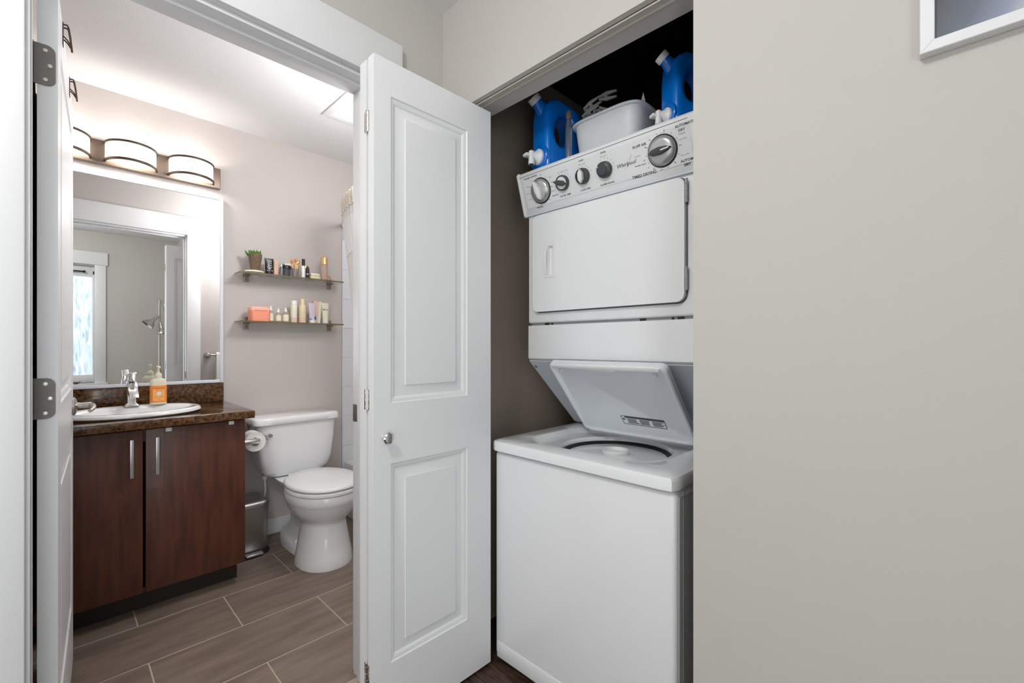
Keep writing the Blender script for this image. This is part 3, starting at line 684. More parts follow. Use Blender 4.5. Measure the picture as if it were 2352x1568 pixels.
# ------------------------------------------------------------------ things on top of the dryer
ZT = 1.8297
def jug(x0, yc, lab, blue_nozzle, turn, sc):
    ZT = 0.0
    t = thing('detergent_jug', lab, 'detergent jug', (x0, yc, 1.8297), 'blue detergent jugs on the dryer', math.radians(turn))
    t.scale = (sc, sc, sc); x0 = yc = 0.0
    out_ = [(0.005, 0), (0.0, 0.02), (0.0, 0.20), (0.004, 0.245), (0.022, 0.268), (0.05, 0.285), (0.09, 0.280), (0.16, 0.262), (0.21, 0.235), (0.235, 0.19), (0.24, 0.10), (0.24, 0.015), (0.235, 0)]
    ho = [(0.088 + 0.042 * math.cos(a) + 0.01 * math.sin(a), 0.165 + 0.062 * math.sin(a)) for a in [2 * PI * i / 20 for i in range(20)]]
    b = prism(out_, [ho], -0.052, 0.052, 'XZY', 0.022, 5)
    bmesh.ops.translate(b, vec=(x0, yc, ZT), verts=b.verts); obj('jug_body', b, M['blue'], t, 60)
    nd = Vector((-0.74, 0.08, 0.67)).normalized(); nr = Vector((0, -1, 0)); nu = -nd.cross(nr) if nd.cross(nr).z < 0 else nd.cross(nr)
    def along(bm, o_): 
        z = nd; x = Vector((0, 1, 0)).cross(z).normalized(); y = z.cross(x)
        bmesh.ops.transform(bm, matrix=Matrix(((x.x, y.x, z.x, o_[0]), (x.y, y.y, z.y, o_[1]), (x.z, y.z, z.z, o_[2]), (0, 0, 0, 1))), verts=bm.verts); return bm
    o_ = Vector((x0 + 0.030, yc, ZT + 0.236))
    obj('neck', along(lathe([(0.036, 0), (0.025, 0.03), (0.021, 0.045), (0.021, 0.058)], n=28), o_), M['blue'], t)
    obj('cap', along(lathe([(0.0, 0.052), (0.0245, 0.052), (0.0250, 0.072), (0.0235, 0.075), (0.021, 0.074), (0, 0.0735)], n=32), o_), M['wplas'], t)
    fm = frame((x0, yc, ZT + 0.058), (0, -1, 0), (0, 0, 1))        # out = -X
    b = lathe([(0.050, -0.01), (0.050, 0.001), (0.047, 0.004), (0.040, 0.004), (0.037, 0.001), (0, 0.001)], n=36); bmesh.ops.transform(b, matrix=fm, verts=b.verts); obj('tap_boss', b, M['blue'], t)
    tp = nb(); add(tp, lathe([(0.0, 0.0), (0.030, 0.0), (0.030, 0.008), (0.022, 0.014), (0.014, 0.030), (0.012, 0.042), (0, 0.044)], n=28))
    bmesh.ops.transform(tp, matrix=fm, verts=tp.verts)
    add(tp, lathe([(0.0, 0.005), (0.0125, 0.005), (0.0125, 0.010), (0.011, 0.030), (0.011, 0.054), (0.0, 0.054)], x0 - 0.036, yc, 20), Matrix.Translation((0, 0, ZT + 0.018)))
    add(tp, box(x0 - 0.062, x0 - 0.030, yc - 0.004, yc + 0.022, ZT + 0.052, ZT + 0.064, 0.003))
    to = obj('tap', tp, M['wplas'], t)
    b = lathe([(0, 0.0), (0.008, 0.0), (0.007, 0.006), (0, 0.007)], x0 - 0.036, yc, 16); bmesh.ops.translate(b, vec=(0, 0, ZT + 0.071), verts=b.verts); obj('press_button', b, M['red'], to)
    b = lathe([(0, 0.0), (0.0085, 0.0), (0.0085, 0.003), (0, 0.003)], x0 - 0.036, yc, 16); bmesh.ops.translate(b, vec=(0, 0, ZT + 0.0215), verts=b.verts); obj('tap_outlet', b, M['navy'] if blue_nozzle else M['dgrey'], to)
    return t
jug(1.300, 1.125, 'larger blue detergent jug with white tap at the left end of the dryer top', False, -12, 1.0)
jug(1.335, 0.626, 'smaller blue detergent jug with white tap at the right end of the dryer top', True, -32, 0.84)
# bin
bt = thing('storage_bin', 'white translucent rounded plastic bin between the two blue jugs', 'bin', (1.44, 0.85, ZT))
bc = (1.445, 0.872)
R_ = lambda hx_, hy_, z, p=4.5: sell(bc[0], bc[1], hx_, hy_, z, p, 64)
obj('bin_tub', loft([R_(0.085, 0.118, ZT), R_(0.088, 0.121, ZT + 0.008), R_(0.102, 0.138, ZT + 0.146), R_(0.111, 0.147, ZT + 0.147), R_(0.113, 0.149, ZT + 0.152), R_(0.110, 0.146, ZT + 0.156), R_(0.100, 0.136, ZT + 0.156), R_(0.098, 0.134, ZT + 0.146), R_(0.084, 0.116, ZT + 0.012)], True, True), M['bin'], bt, 50)
gp = mat('grey_peg_plastic', srgb(138, 138, 134), 0.45)
def peg(Mx, L=0.07):
    b = nb()
    add(b, prism([(0, 0), (L, 0.006), (L, 0.013), (L * 0.45, 0.016), (0, 0.008)], [], -0.006, 0.006, 'XZY', 0.002, 1))
    add(b, prism([(0, 0), (L, -0.006), (L, -0.013), (L * 0.45, -0.016), (0, -0.008)], [], -0.006, 0.006, 'XZY', 0.002, 1))
    add(b, tube([(L * 0.42, -0.007, 0), (L * 0.42, 0.007, 0)], 0.006, 10))
    bmesh.ops.transform(b, matrix=Mx, verts=b.verts); return b
zr = ZT + 0.150
pegs = [((1.362, 0.995, zr + 0.012), (0.2, 0.2, -0.9), 'clothes peg lying lowest on the left rim of the bin'), ((1.375, 0.975, zr + 0.035), (0.6, -0.3, -1.3), 'clothes peg tilted upward at the left of the pile'),
        ((1.385, 0.975, zr + 0.066), (0.3, -0.45, -1.2), 'long grey peg sloping on top of the pile'), ((1.395, 0.915, zr + 0.092), (0.2, 0.1, -1.5), 'grey peg lying flat on top of the pile'),
        ((1.385, 0.925, zr + 0.052), (1.2, 0.9, 0.3), 'clothes peg standing in the middle of the pile'), ((1.378, 0.905, zr + 0.045), (0.4, 0.7, -1.2), 'clothes peg at the right of the pile against the rim'),
        ((1.43, 0.93, zr + 0.062), (0.1, 0.3, 0.5), 'clothes peg at the back of the pile'),
        ((1.372, 0.955, zr + 0.018), (0.9, 0.1, -0.5), 'clothes peg lying under the tilted peg near the left rim'),
        ((1.370, 0.925, zr + 0.022), (1.4, -0.5, 0.9), 'clothes peg with its jaws pointing down over the front rim')]
from mathutils import Euler
for p, e, lab in pegs:
    Mx = Matrix.Translation(p) @ Euler(e).to_matrix().to_4x4()
    single('clothes_peg', peg(Mx), gp, lab, 'clothes peg', p, 'clothes pegs heaped in the bin')
single('plastic_bag', loft([[(1.435 + math.cos(a) * r * (1 + 0.15 * math.sin(5 * a)), 0.90 + math.sin(a) * 1.25 * r * (1 + 0.12 * math.cos(4 * a)), z) for a in [2 * PI * i / 20 for i in range(20)]] for r, z in ((0.05, ZT + 0.02), (0.07, zr - 0.02), (0.070, zr + 0.010), (0.055, zr + 0.034), (0.02, zr + 0.046))]), mat('grey_bag', srgb(90, 92, 92), 0.5, bump=0.8, bscale=30), 'grey crumpled plastic bag under the clothes pegs in the bin', 'bag', (1.46, 0.86, ZT + 0.02))
single('paper_corner', prism([(0.745, zr - 0.02), (0.795, zr - 0.02), (0.768, zr + 0.078)], [], 1.449, 1.451, 'YZX'), M['paper'], 'pointed white paper corner sticking up at the right of the bin', 'paper', (1.396, 0.755, zr - 0.03))
cb = thing('clear_bottle', 'clear plastic bottle between the left jug and the bin', 'bottle', (1.37, 1.034, ZT))
obj('bottle_body', lathe([(0.011, ZT), (0.013, ZT + 0.01), (0.013, ZT + 0.15), (0.009, ZT + 0.175), (0.008, ZT + 0.185)], 1.350, 1.020, 24), M['clear'], cb)
obj('bottle_cap', lathe([(0.010, ZT + 0.1855), (0.0115, ZT + 0.188), (0.0115, ZT + 0.210), (0.008, ZT + 0.216)], 1.350, 1.020, 20), mat('taupe_cap', srgb(120, 108, 100), 0.5), cb)

# ------------------------------------------------------------------ vanity
vc = thing('vanity_cabinet', 'dark walnut two-door bathroom vanity cabinet below the sink', 'cabinet', (0.25, 2.72, 0))
VX0, VX1, VYF = -0.148, 0.645, 2.458
obj('cabinet_body', boxes((VX0, VX0 + 0.018, VYF + 0.021, 2.998, 0.10, 0.810), (VX1 - 0.018, VX1, VYF + 0.021, 2.998, 0.10, 0.810), (VX0, VX1, VYF + 0.021, 2.998, 0.10, 0.118), (VX0, VX1, 2.985, 2.998, 0.10, 0.70), (VX0, VX1, VYF + 0.021, VYF + 0.036, 0.75, 0.810)), M['wood'], vc)
obj('toe_kick', box(VX0, VX1 - 0.012, 2.553, 2.998, 0.001, 0.10), M['kick'], vc)
for k, (a, b, hxp) in enumerate(((VX0, 0.257, 0.219), (0.267, VX1, 0.304))):
    d = obj('cabinet_door', box(a, b, VYF, VYF + 0.019, 0.105, 0.802, 0.001), M['wood'], vc)
    obj('bar_handle', boxes((hxp - 0.006, hxp + 0.006, VYF - 0.028, VYF - 0.018, 0.608, 0.768, 0.001), (hxp - 0.005, hxp + 0.005, VYF - 0.02, VYF, 0.615, 0.625), (hxp - 0.005, hxp + 0.005, VYF - 0.02, VYF, 0.751, 0.761)), M['sgrey'], d)
for cx_ in (0.345, 0.585):
    obj('safety_catch', boxes((cx_ - 0.011, cx_ + 0.011, VYF - 0.008, VYF - 0.0005, 0.785, 0.802, 0.002)), M['wplas'], vc)
ct = thing('countertop', 'polished brown granite countertop with backsplash around the sink', 'countertop', (0.25, 2.7, 0.811))
ctop = prism([(-0.148, 2.415), (0.676, 2.415), (0.676, 2.999), (-0.148, 2.999)], [[(0.256 + 0.225 * math.cos(a), 2.705 + 0.175 * math.sin(a)) for a in [2 * PI * i / 40 for i in range(40)]]], 0.811, 0.8465, 'XYZ', 0.002, 2)
obj('counter_slab', ctop, M['granite'], ct)
obj('backsplash', box(-0.148, 0.672, 2.978, 2.999, 0.847, 0.951, 0.0015), M['granite'], ct)
# basin
E_ = lambda hx_, hy_, z, dy=0: sell(0.256, 2.705 + dy, hx_, hy_, z, 2.15, 64)
bs = loft([E_(0.19, 0.14, 0.79), E_(0.212, 0.160, 0.846), E_(0.246, 0.202, 0.8475), E_(0.252, 0.208, 0.853), E_(0.250, 0.206, 0.862), E_(0.243, 0.199, 0.868), E_(0.222, 0.178, 0.869), E_(0.214, 0.160, 0.864, -0.012), E_(0.205, 0.148, 0.852, -0.015), E_(0.185, 0.13, 0.80, -0.015), E_(0.13, 0.09, 0.74, -0.01), E_(0.03, 0.025, 0.72), E_(0.001, 0.001, 0.72)], False, False)
sk = thing('sink', 'white oval drop-in porcelain sink set in the granite countertop', 'sink', (0.256, 2.705, 0.8475))
obj('basin', bs, M['porc'], sk, 60)
obj('drain', lathe([(0, 0.7215), (0.022, 0.7215), (0.022, 0.724), (0.014, 0.724), (0, 0.726)], 0.256, 2.705, 24), M['chrome'], sk)
# faucet
ft = thing('faucet', 'chrome single-lever faucet with slanted block spout on the sink rim', 'faucet', (0.256, 2.862, 0.869))
fx0, fy0, fz0 = 0.256, 2.862, 0.8685
obj('faucet_base', loft([rrect(fx0, fy0, 0.030, 0.026, 0.008, fz0), rrect(fx0, fy0, 0.029, 0.025, 0.008, fz0 + 0.004), rrect(fx0, fy0, 0.018, 0.019, 0.005, fz0 + 0.014), rrect(fx0, fy0, 0.0165, 0.018, 0.004, fz0 + 0.075), rrect(fx0, fy0 - 0.003, 0.019, 0.022, 0.004, fz0 + 0.115)], True, True), M['chrome'], ft)
sp = prism([(fy0 + 0.018, fz0 + 0.088), (fy0 + 0.018, fz0 + 0.118), (fy0 - 0.020, fz0 + 0.118), (fy0 - 0.105, fz0 + 0.066), (fy0 - 0.112, fz0 + 0.048), (fy0 - 0.095, fz0 + 0.048), (fy0 - 0.02, fz0 + 0.078)], [], fx0 - 0.018, fx0 + 0.018, 'YZX', 0.002, 2)
obj('spout', sp, M['chrome'], ft)
hd = prism([(fy0 - 0.020, fz0 + 0.120), (fy0 + 0.020, fz0 + 0.120), (fy0 + 0.018, fz0 + 0.138), (fy0 - 0.015, fz0 + 0.142), (fy0 - 0.062, fz0 + 0.166), (fy0 - 0.066, fz0 + 0.160)], [], fx0 - 0.014, fx0 + 0.014, 'YZX', 0.002, 2)
obj('lever', hd, M['chrome'], ft)
# soap
sb = thing('soap_bottle', 'cream pump soap bottle with orange label on the sink rim', 'soap bottle', (0.357, 2.835, 0.869))
sx, sy, sz = 0.357, 2.838, 0.8695
Q = lambda hx_, hy_, z, p=3.2: sell(sx, sy, hx_, hy_, sz + z, p, 40)
obj('bottle', loft([Q(0.030, 0.018, 0), Q(0.0335, 0.021, 0.003), Q(0.0335, 0.021, 0.105), Q(0.032, 0.0205, 0.116), Q(0.025, 0.017, 0.126, 2.6), Q(0.015, 0.014, 0.131, 2.2), Q(0.014, 0.014, 0.133, 2)], True, True), M['cream'], sb)
lb = loft([Q(0.0339, 0.0214, 0.010), Q(0.0339, 0.0214, 0.094)], False, False)
lbo = obj('label', lb, M['orange'], sb)
yf = sy - 0.0216
obj('label_panel', box(sx - 0.024, sx + 0.022, yf - 0.0008, yf + 0.002, sz + 0.018, sz + 0.078), M['orange2'], lbo)
bp_ = nb(); add(bp_, box(sx - 0.024, sx + 0.022, yf - 0.0012, yf + 0.001, sz + 0.078, sz + 0.081))
for (zz, ww) in ((0.070, 0.016), (0.036, 0.019), (0.026, 0.006)):
    k = -ww
    while k < ww: add(bp_, box(sx + k, sx + k + random.uniform(0.0012, 0.003), yf - 0.0012, yf + 0.001, sz + zz, sz + zz + random.uniform(0.0015, 0.003))); k += 0.0042
obj('label_print', bp_, M['orange3'], lbo)['kind'] = 'stuff'
ov = lathe([(0, 0), (0.0095, 0), (0.0085, 0.001), (0, 0.0012)], n=28); bmesh.ops.transform(ov, matrix=frame((sx, yf - 0.0008, sz + 0.054), (1, 0, 0), (0, 0, 1)), verts=ov.verts)
obj('oval_emblem', ov, M['wplas'], lbo)
obj('pump', nb() if False else (lambda b: (add(b, lathe([(0.0145, 0.133), (0.015, 0.135), (0.015, 0.148), (0.010, 0.156), (0.006, 0.160), (0.006, 0.176), (0.008, 0.178), (0.008, 0.190), (0.006, 0.192)], 0, 0, 24), Matrix.Translation((sx, sy, sz))), add(b, box(sx - 0.006, sx + 0.006, sy - 0.030, sy, sz + 0.180, sz + 0.190, 0.003)), b)[-1])(nb()), M['cream'], sb)

# ------------------------------------------------------------------ mirror
MX0, MX1, MZ0, MZ1 = -0.147, 0.670, 0.953, 2.012
mr = thing('mirror', 'large rectangular wall mirror with thin white frame above the countertop', 'mirror', (0.26, 2.99, 0.953))
obj('mirror_glass', box(MX0 + 0.010, MX1 - 0.012, 2.978, 2.990, MZ0 + 0.010, MZ1 - 0.010), M['mirror'], mr, None)
for b in ((MX0, MX0 + 0.017, MZ0, MZ1), (MX1 - 0.017, MX1, MZ0, MZ1)): obj('frame_side', box(b[0], b[1], 2.972, 2.999, b[2], b[3], 0.003), M['mframe'], mr)
for b in ((MX0 + 0.017, MX1 - 0.017, MZ0, MZ0 + 0.017), (MX0 + 0.017, MX1 - 0.017, MZ1 - 0.017, MZ1)): obj('frame_rail', box(b[0], b[1], 2.972, 2.999, b[2], b[3], 0.003), M['mframe'], mr)

# ------------------------------------------------------------------ vanity light
vl = thing('vanity_light', 'bronze three-shade vanity light with glowing curved glass above the mirror', 'wall lamp', (0.265, 2.98, 2.06))
obj('back_plate', box(-0.130, 0.655, 2.968, 2.999, 2.058, 2.172, 0.003), M['bronze'], vl)
SD = 0.098
def arc(cx_, a_, d_, n=24): return [(cx_ + a_ * math.cos(t), 2.968 - d_ * math.sin(t)) for t in [PI * i / n for i in range(n + 1)]]
for cx_ in (0.013, 0.265, 0.517):
    po, pi_ = arc(cx_, 0.099, 0.108), arc(cx_, 0.096, 0.105)
    poly = po + pi_[::-1]
    s = obj('glass_shade', prism(poly, [], 2.078, 2.160, 'XYZ'), M['shade'], vl)
    for z0_, z1_ in ((2.070, 2.081), (2.157, 2.167)):
        po2, pi2 = arc(cx_, 0.105, 0.116), arc(cx_, 0.0965, 0.1045)
        obj('metal_band', prism(po2 + pi2[::-1], [], z0_, z1_, 'XYZ', 0.001, 1), M['inner'], s)

# ------------------------------------------------------------------ glass shelves
def shelf(z, lab):
    t = thing('glass_shelf', lab, 'shelf', (1.03, 2.93, z), 'glass shelves above the toilet')
    obj('glass_pane', box(0.731, 1.335, 2.872, 2.990, z - 0.008, z, 0.001, 1), M['glass'], t, None)
    obj('front_edge', box(0.731, 1.335, 2.8705, 2.8725, z - 0.0075, z - 0.0005), M['gedge'], t)
    obj('left_edge', box(0.7295, 0.7312, 2.8705, 2.990, z - 0.0075, z - 0.0005), M['gedge'], t)
    for bx in (0.790, 1.290):
        o = obj('bracket', boxes((bx - 0.015, bx + 0.015, 2.994, 2.9995, z - 0.045, z + 0.028, 0.002), (bx - 0.015, bx + 0.015, 2.962, 2.996, z - 0.0125, z - 0.0085, 0.001), (bx - 0.015, bx + 0.015, 2.975, 2.996, z + 0.0005, z + 0.004, 0.001)), M['bracket'], t)
        s = lathe([(0, 0), (0.003, 0), (0.002, 0.0015), (0, 0.0015)], n=12); bmesh.ops.transform(s, matrix=frame((bx, 2.994, z - 0.03), (1, 0, 0), (0, 0, 1)), verts=s.verts); obj('screw', s, M['dgrey'], o)
ZU, ZL = 1.590, 1.308
shelf(ZU, 'upper glass shelf holding the plant pot and makeup'); shelf(ZL, 'lower glass shelf holding the coral tin and skincare bottles')
ZU += 0.0005; ZL += 0.0005
YS = 2.918
# planter (plain pot) with succulent
pt = thing('potted_succulent', 'small brown textured pot with green succulent at left of upper shelf', 'potted plant', (0.815, YS, ZU))
obj('pot', lathe([(0.026, ZU), (0.034, ZU + 0.004), (0.024, ZU + 0.02), (0.028, ZU + 0.05), (0.034, ZU + 0.085), (0.036, ZU + 0.112), (0.033, ZU + 0.113), (0.030, ZU + 0.10), (0.0, ZU + 0.098)], 0.818, YS, 20), M['pot'], pt)
obj('saucer', lathe([(0.045, ZU), (0.052, ZU + 0.004), (0.050, ZU + 0.012), (0.046, ZU + 0.006), (0.0, ZU + 0.004)], 0.812, YS, 24), M['cream'], pt)
for k in range(13):
    a = k * 2.4; rr_ = 0.008 + 0.018 * (k / 13); tilt = 0.2 + 0.5 * k / 13
    d_ = Vector((math.cos(a) * math.sin(tilt), math.sin(a) * math.sin(tilt), math.cos(tilt))); p0 = Vector((0.818 + math.cos(a) * rr_, YS + math.sin(a) * rr_, ZU + 0.097))
    if k in (11, 9): p0.x -= 0.012
    obj('leaf', tube([p0, p0 + d_ * 0.012, p0 + d_ * 0.026, p0 + d_ * 0.040], [0.003, 0.007, 0.006, 0.0008], 8), M['leaf'], pt)
def tubeb(x, z, wd, h, m, capm, label, name='squeeze_tube', cap_h=0.018, up=False, y=YS, dep=0.014, grp=None):
    """squeeze tube standing on its cap, flat crimp at the top"""
    t = thing(name, label, 'tube', (x, y, z), grp)
    obj('cap', lathe([(wd * 0.40, z), (wd * 0.40, z + cap_h)], x, y, 20), capm, t)
    rg = [sell(x, y, wd * (0.40 + 0.10 * q), dep * (1 - q) + 0.0012, z + cap_h + (h - cap_h) * q, 2.2, 28) for q in (0.001, 0.15, 0.4, 0.7, 0.92, 1.0)]
    return t, obj('tube_body', loft(rg), m, t)
t, b = tubeb(0.893, ZU, 0.050, 0.098, M['black'], M['black'], 'black squeeze tube with white handwritten lettering on upper shelf')
lt_ = nb()
for l, (zz, ww) in enumerate(((0.082, 0.013), (0.070, 0.010), (0.057, 0.010), (0.045, 0.012), (0.036, 0.009))):
    k = -ww
    while k < ww:
        add(lt_, box(k, k + random.uniform(0.001, 0.0035), zz - 0.003, zz + random.uniform(-0.001, 0.003), 0, 0.0004)); k += 0.0045
add(lt_, box(-0.017, 0.017, 0.022, 0.0238, 0, 0.0004))
bmesh.ops.transform(lt_, matrix=frame((0.893, YS - 0.0155, ZU), (1, 0, 0), (0, 0.10, 1)), verts=lt_.verts); obj('lettering', lt_, M['wplas'], b)
t = thing('card_box', 'slim blush card box standing beside the black tube', 'box', (0.932, YS, ZU))
obj('carton', box(0.918, 0.943, YS - 0.012, YS + 0.012, ZU, ZU + 0.082, 0.0008, 1), M['blush'], t)
obj('flap', prism([(0.918, ZU + 0.082), (0.943, ZU + 0.082), (0.946, ZU + 0.094), (0.932, ZU + 0.084)], [], YS + 0.010, YS + 0.0115, 'XZY'), M['coral2'], t)
# black pouch/cup with palettes in it
t = thing('makeup_cup', 'dark makeup cup with black rim standing mid upper shelf', 'cup', (0.985, YS, ZU))
obj('cup_body', lathe([(0.020, ZU), (0.024, ZU + 0.004), (0.027, ZU + 0.045), (0.030, ZU + 0.046), (0.0305, ZU + 0.062), (0.027, ZU + 0.062), (0.024, ZU + 0.02), (0.0, ZU + 0.018)], 0.988, YS, 28), M['dgrey'], t)
obj('cup_rim', lathe([(0.0275, ZU + 0.044), (0.031, ZU + 0.046), (0.031, ZU + 0.062), (0.0285, ZU + 0.066), (0.0275, ZU + 0.062)], 0.988, YS, 28, False, False), M['black'], t)
single('powder_compact', prism([(0.975, ZU + 0.040), (1.012, ZU + 0.045), (1.018, ZU + 0.084), (0.982, ZU + 0.080)], [], YS - 0.004, YS + 0.003, 'XZY', 0.001, 1), M['beige'], 'pale powder compact sticking out of the makeup cup', 'compact', (0.99, YS, ZU + 0.04))
single('eye_shadow_case', prism([(0.965, ZU + 0.03), (0.985, ZU + 0.03), (0.982, ZU + 0.076), (0.960, ZU + 0.073)], [], YS + 0.004, YS + 0.009, 'XZY', 0.001, 1), M['black'], 'black cosmetic case leaning inside the makeup cup', 'cosmetic case', (0.975, YS, ZU + 0.03))
t = thing('clear_jar', 'small clear jar between the card box and the makeup cup', 'jar', (0.955, 2.895, ZU))
obj('jar_glass', lathe([(0.010, ZU), (0.011, ZU + 0.04), (0.008, ZU + 0.05)], 0.953, 2.893, 20), M['clear'], t)
obj('jar_lid', lathe([(0.009, ZU + 0.0505), (0.009, ZU + 0.066), (0.007, ZU + 0.068)], 0.953, 2.893, 20), M['sgrey'], t)
# brush holder and brushes
t = thing('brush_holder', 'clear tumbler holding gold makeup brushes on upper shelf', 'holder', (1.043, YS, ZU))
obj('tumbler', lathe([(0.018, ZU), (0.021, ZU + 0.055), (0.0195, ZU + 0.055), (0.0165, ZU + 0.004), (0, ZU + 0.003)], 1.043, YS, 24), M['clear'], t)
gB = mat('tan_bristle', srgb(196, 128, 70), 0.8)
for k, (dx, lean, ln_, lab) in enumerate(((-0.008, -0.012, 0.075, 'leftmost'), (-0.002, 0.010, 0.070, 'second'), (0.003, -0.002, 0.085, 'middle'), (0.006, 0.012, 0.076, 'fourth'), (0.011, 0.010, 0.080, 'rightmost'))):
    x0_ = 1.043 + dx; y_ = YS - 0.006 + 0.003 * k; t = thing('makeup_brush', '%s gold-handled makeup brush in the clear tumbler' % lab, 'makeup brush', (x0_, y_, ZU + 0.006), 'makeup brushes in the tumbler')
    a_ = Vector((x0_, y_, ZU + 0.006)); b_ = Vector((x0_ + lean, y_, ZU + 0.006 + ln_)); dv = (b_ - a_).normalized()
    obj('handle', tube([a_, b_], [0.0022, 0.0036], 10), M['gold'], t)
    obj('bristles', tube([b_, b_ + dv * 0.010, b_ + dv * 0.022, b_ + dv * 0.028], [0.0036, 0.0075, 0.0065, 0.002], 12), gB if k % 2 == 0 else M['gold'], t)
t = thing('foundation_bottle', 'white foundation bottle with tall black cap on upper shelf', 'bottle', (1.086, YS - 0.01, ZU))
obj('bottle_body', lathe([(0.0105, ZU), (0.011, ZU + 0.002), (0.011, ZU + 0.074), (0.009, ZU + 0.077)], 1.088, YS - 0.01, 20), M['wplas'], t)
obj('bottle_cap', lathe([(0.0095, ZU + 0.0775), (0.0095, ZU + 0.118), (0.008, ZU + 0.120)], 1.090, YS - 0.008, 20), M['black'], t)
t = thing('lipstick', 'black bullet-shaped lipstick with silver band beside the white bottle', 'lipstick', (1.113, YS - 0.015, ZU))
obj('tube_case', lathe([(0.0105, ZU), (0.0105, ZU + 0.045), (0.0095, ZU + 0.062), (0.005, ZU + 0.075), (0, ZU + 0.078)], 1.113, YS - 0.015, 20), M['black'], t)
obj('band', lathe([(0.0108, ZU + 0.024), (0.0108, ZU + 0.029)], 1.113, YS - 0.015, 20, False, False), M['sgrey'], t)
single('gold_lipstick', lathe([(0.008, ZU), (0.008, ZU + 0.065), (0.007, ZU + 0.084), (0, ZU + 0.086)], 1.112, YS + 0.016, 18), M['gold'], 'gold lipstick case behind the black lipstick', 'lipstick', (1.112, YS + 0.016, ZU))
t = thing('pressed_powder', 'low beige pressed powder case lying on upper shelf', 'powder case', (1.162, YS, ZU))
obj('case_base', box(1.130, 1.192, YS - 0.022, YS + 0.022, ZU, ZU + 0.020, 0.003), M['beige'], t)
obj('case_lid', box(1.131, 1.188, YS - 0.021, YS + 0.021, ZU + 0.021, ZU + 0.037, 0.003), M['cream'], t)
t = thing('perfume_bottle', 'tall glass perfume bottle with gold cap at right of upper shelf', 'perfume', (1.227, YS, ZU))
obj('bottle_glass', lathe([(0.020, ZU), (0.0215, ZU + 0.003), (0.0215, ZU + 0.098), (0.018, ZU + 0.103)], 1.227, YS, 28), M['amber'], t)
obj('gold_cap', lathe([(0.0205, ZU + 0.1035), (0.0205, ZU + 0.148), (0.019, ZU + 0.150)], 1.227, YS, 28), M['gold'], t)
t = thing('sample_vial', 'tiny pink vial to the right of the perfume bottle', 'vial', (1.258, YS + 0.01, ZU))
obj('vial_glass', lathe([(0.010, ZU), (0.010, ZU + 0.028), (0.006, ZU + 0.032)], 1.260, YS + 0.01, 16), M['amber'], t); obj('vial_cap', lathe([(0.006, ZU + 0.0325), (0.006, ZU + 0.042)], 1.260, YS + 0.01, 16), M['peach'], t)
# lower shelf
t = thing('coral_tin', 'coral rounded tin with pale lid at left of lower shelf', 'tin', (0.835, YS, ZL))
R3 = lambda hx_, z, r=0.018: rrect(0.838, YS, hx_, 0.040, r, ZL + z, 6)
obj('tin_body', loft([R3(0.050, 0), R3(0.0515, 0.003), R3(0.0515, 0.062)], True, True), M['coral'], t)
tl_ = obj('tin_lid', loft([R3(0.053, 0.060), R3(0.053, 0.078), R3(0.050, 0.082), R3(0.044, 0.083)], True, True), M['coral2'], t)
pr_ = nb(); k = 0.828
while k < 0.868: add(pr_, box(k, k + 0.0016, YS - 0.0408, YS - 0.0395, ZL + 0.016, ZL + 0.0185)); k += 0.0028
obj('tin_print', pr_, M['coral2'], t)
for i_, (x_, hh, sc, lab) in enumerate(((0.903, 0.099, 1.0, 'tall slim'), (0.945, 0.088, 1.05, 'shortest middle'), (0.987, 0.094, 1.2, 'widest right'))):
    t = thing('dropper_bottle', '%s white-topped dropper bottle beside the coral tin' % lab, 'dropper bottle', (x_, YS, ZL), 'dropper bottles on the lower shelf')
    bh = hh - 0.038; r_ = 0.0155 * sc if i_ else 0.014
    obj('glass_body', lathe([(r_ * 0.95, ZL), (r_, ZL + 0.002), (r_, ZL + bh - 0.004), (r_ * 0.7, ZL + bh + 0.003), (0.008, ZL + bh + 0.006)], x_, YS, 24), M['serum'], t)
    obj('paper_label', lathe([(r_ + 0.0004, ZL + 0.006), (r_ + 0.0004, ZL + bh - 0.010)], x_, YS, 24, False, False), M['cream'], t)
    obj('dropper_top', lathe([(0.0095, ZL + bh + 0.0065), (0.0095, ZL + bh + 0.014), (0.0065, ZL + bh + 0.018), (0.0052, ZL + bh + 0.026), (0.0045, ZL + bh + 0.032), (0, ZL + bh + 0.034)], x_, YS, 20), M['wplas'], t)
def duo(name, label, x_, hh, r_, ch, m1, capm, cr):
    t = thing(name, label, 'bottle', (x_, YS, ZL))
    obj('bottle_body', lathe([(r_ * 0.96, ZL), (r_, ZL + 0.003), (r_ * 1.01, ZL + (hh - ch) * 0.6), (r_, ZL + hh - ch - 0.004), (r_ * 0.9, ZL + hh - ch)], x_, YS, 28), m1, t)
    obj('base_tint', lathe([(r_ * 1.005, ZL + 0.003), (r_ * 1.012, ZL + 0.03)], x_, YS, 28, False, False), M['peach'], t)
    obj('bottle_cap', lathe([(cr, ZL + hh - ch + 0.0005), (cr, ZL + hh - 0.002), (cr * 0.93, ZL + hh)], x_, YS, 28), capm, t)
duo('toner_bottle', 'cream bottle with broad cap between droppers and yellowish bottle', 1.035, 0.136, 0.0195, 0.026, M['cream'], M['wplas'], 0.018)
duo('lotion_bottle', 'tallest pale yellow bottle with narrow cap on lower shelf', 1.086, 0.150, 0.0215, 0.038, M['yellowb'], M['yellowb'], 0.0145)
t, b = tubeb(1.143, ZL, 0.046, 0.128, M['lav'], M['wplas'], 'lavender squeeze tube with blue corner and white cap', y=2.905)
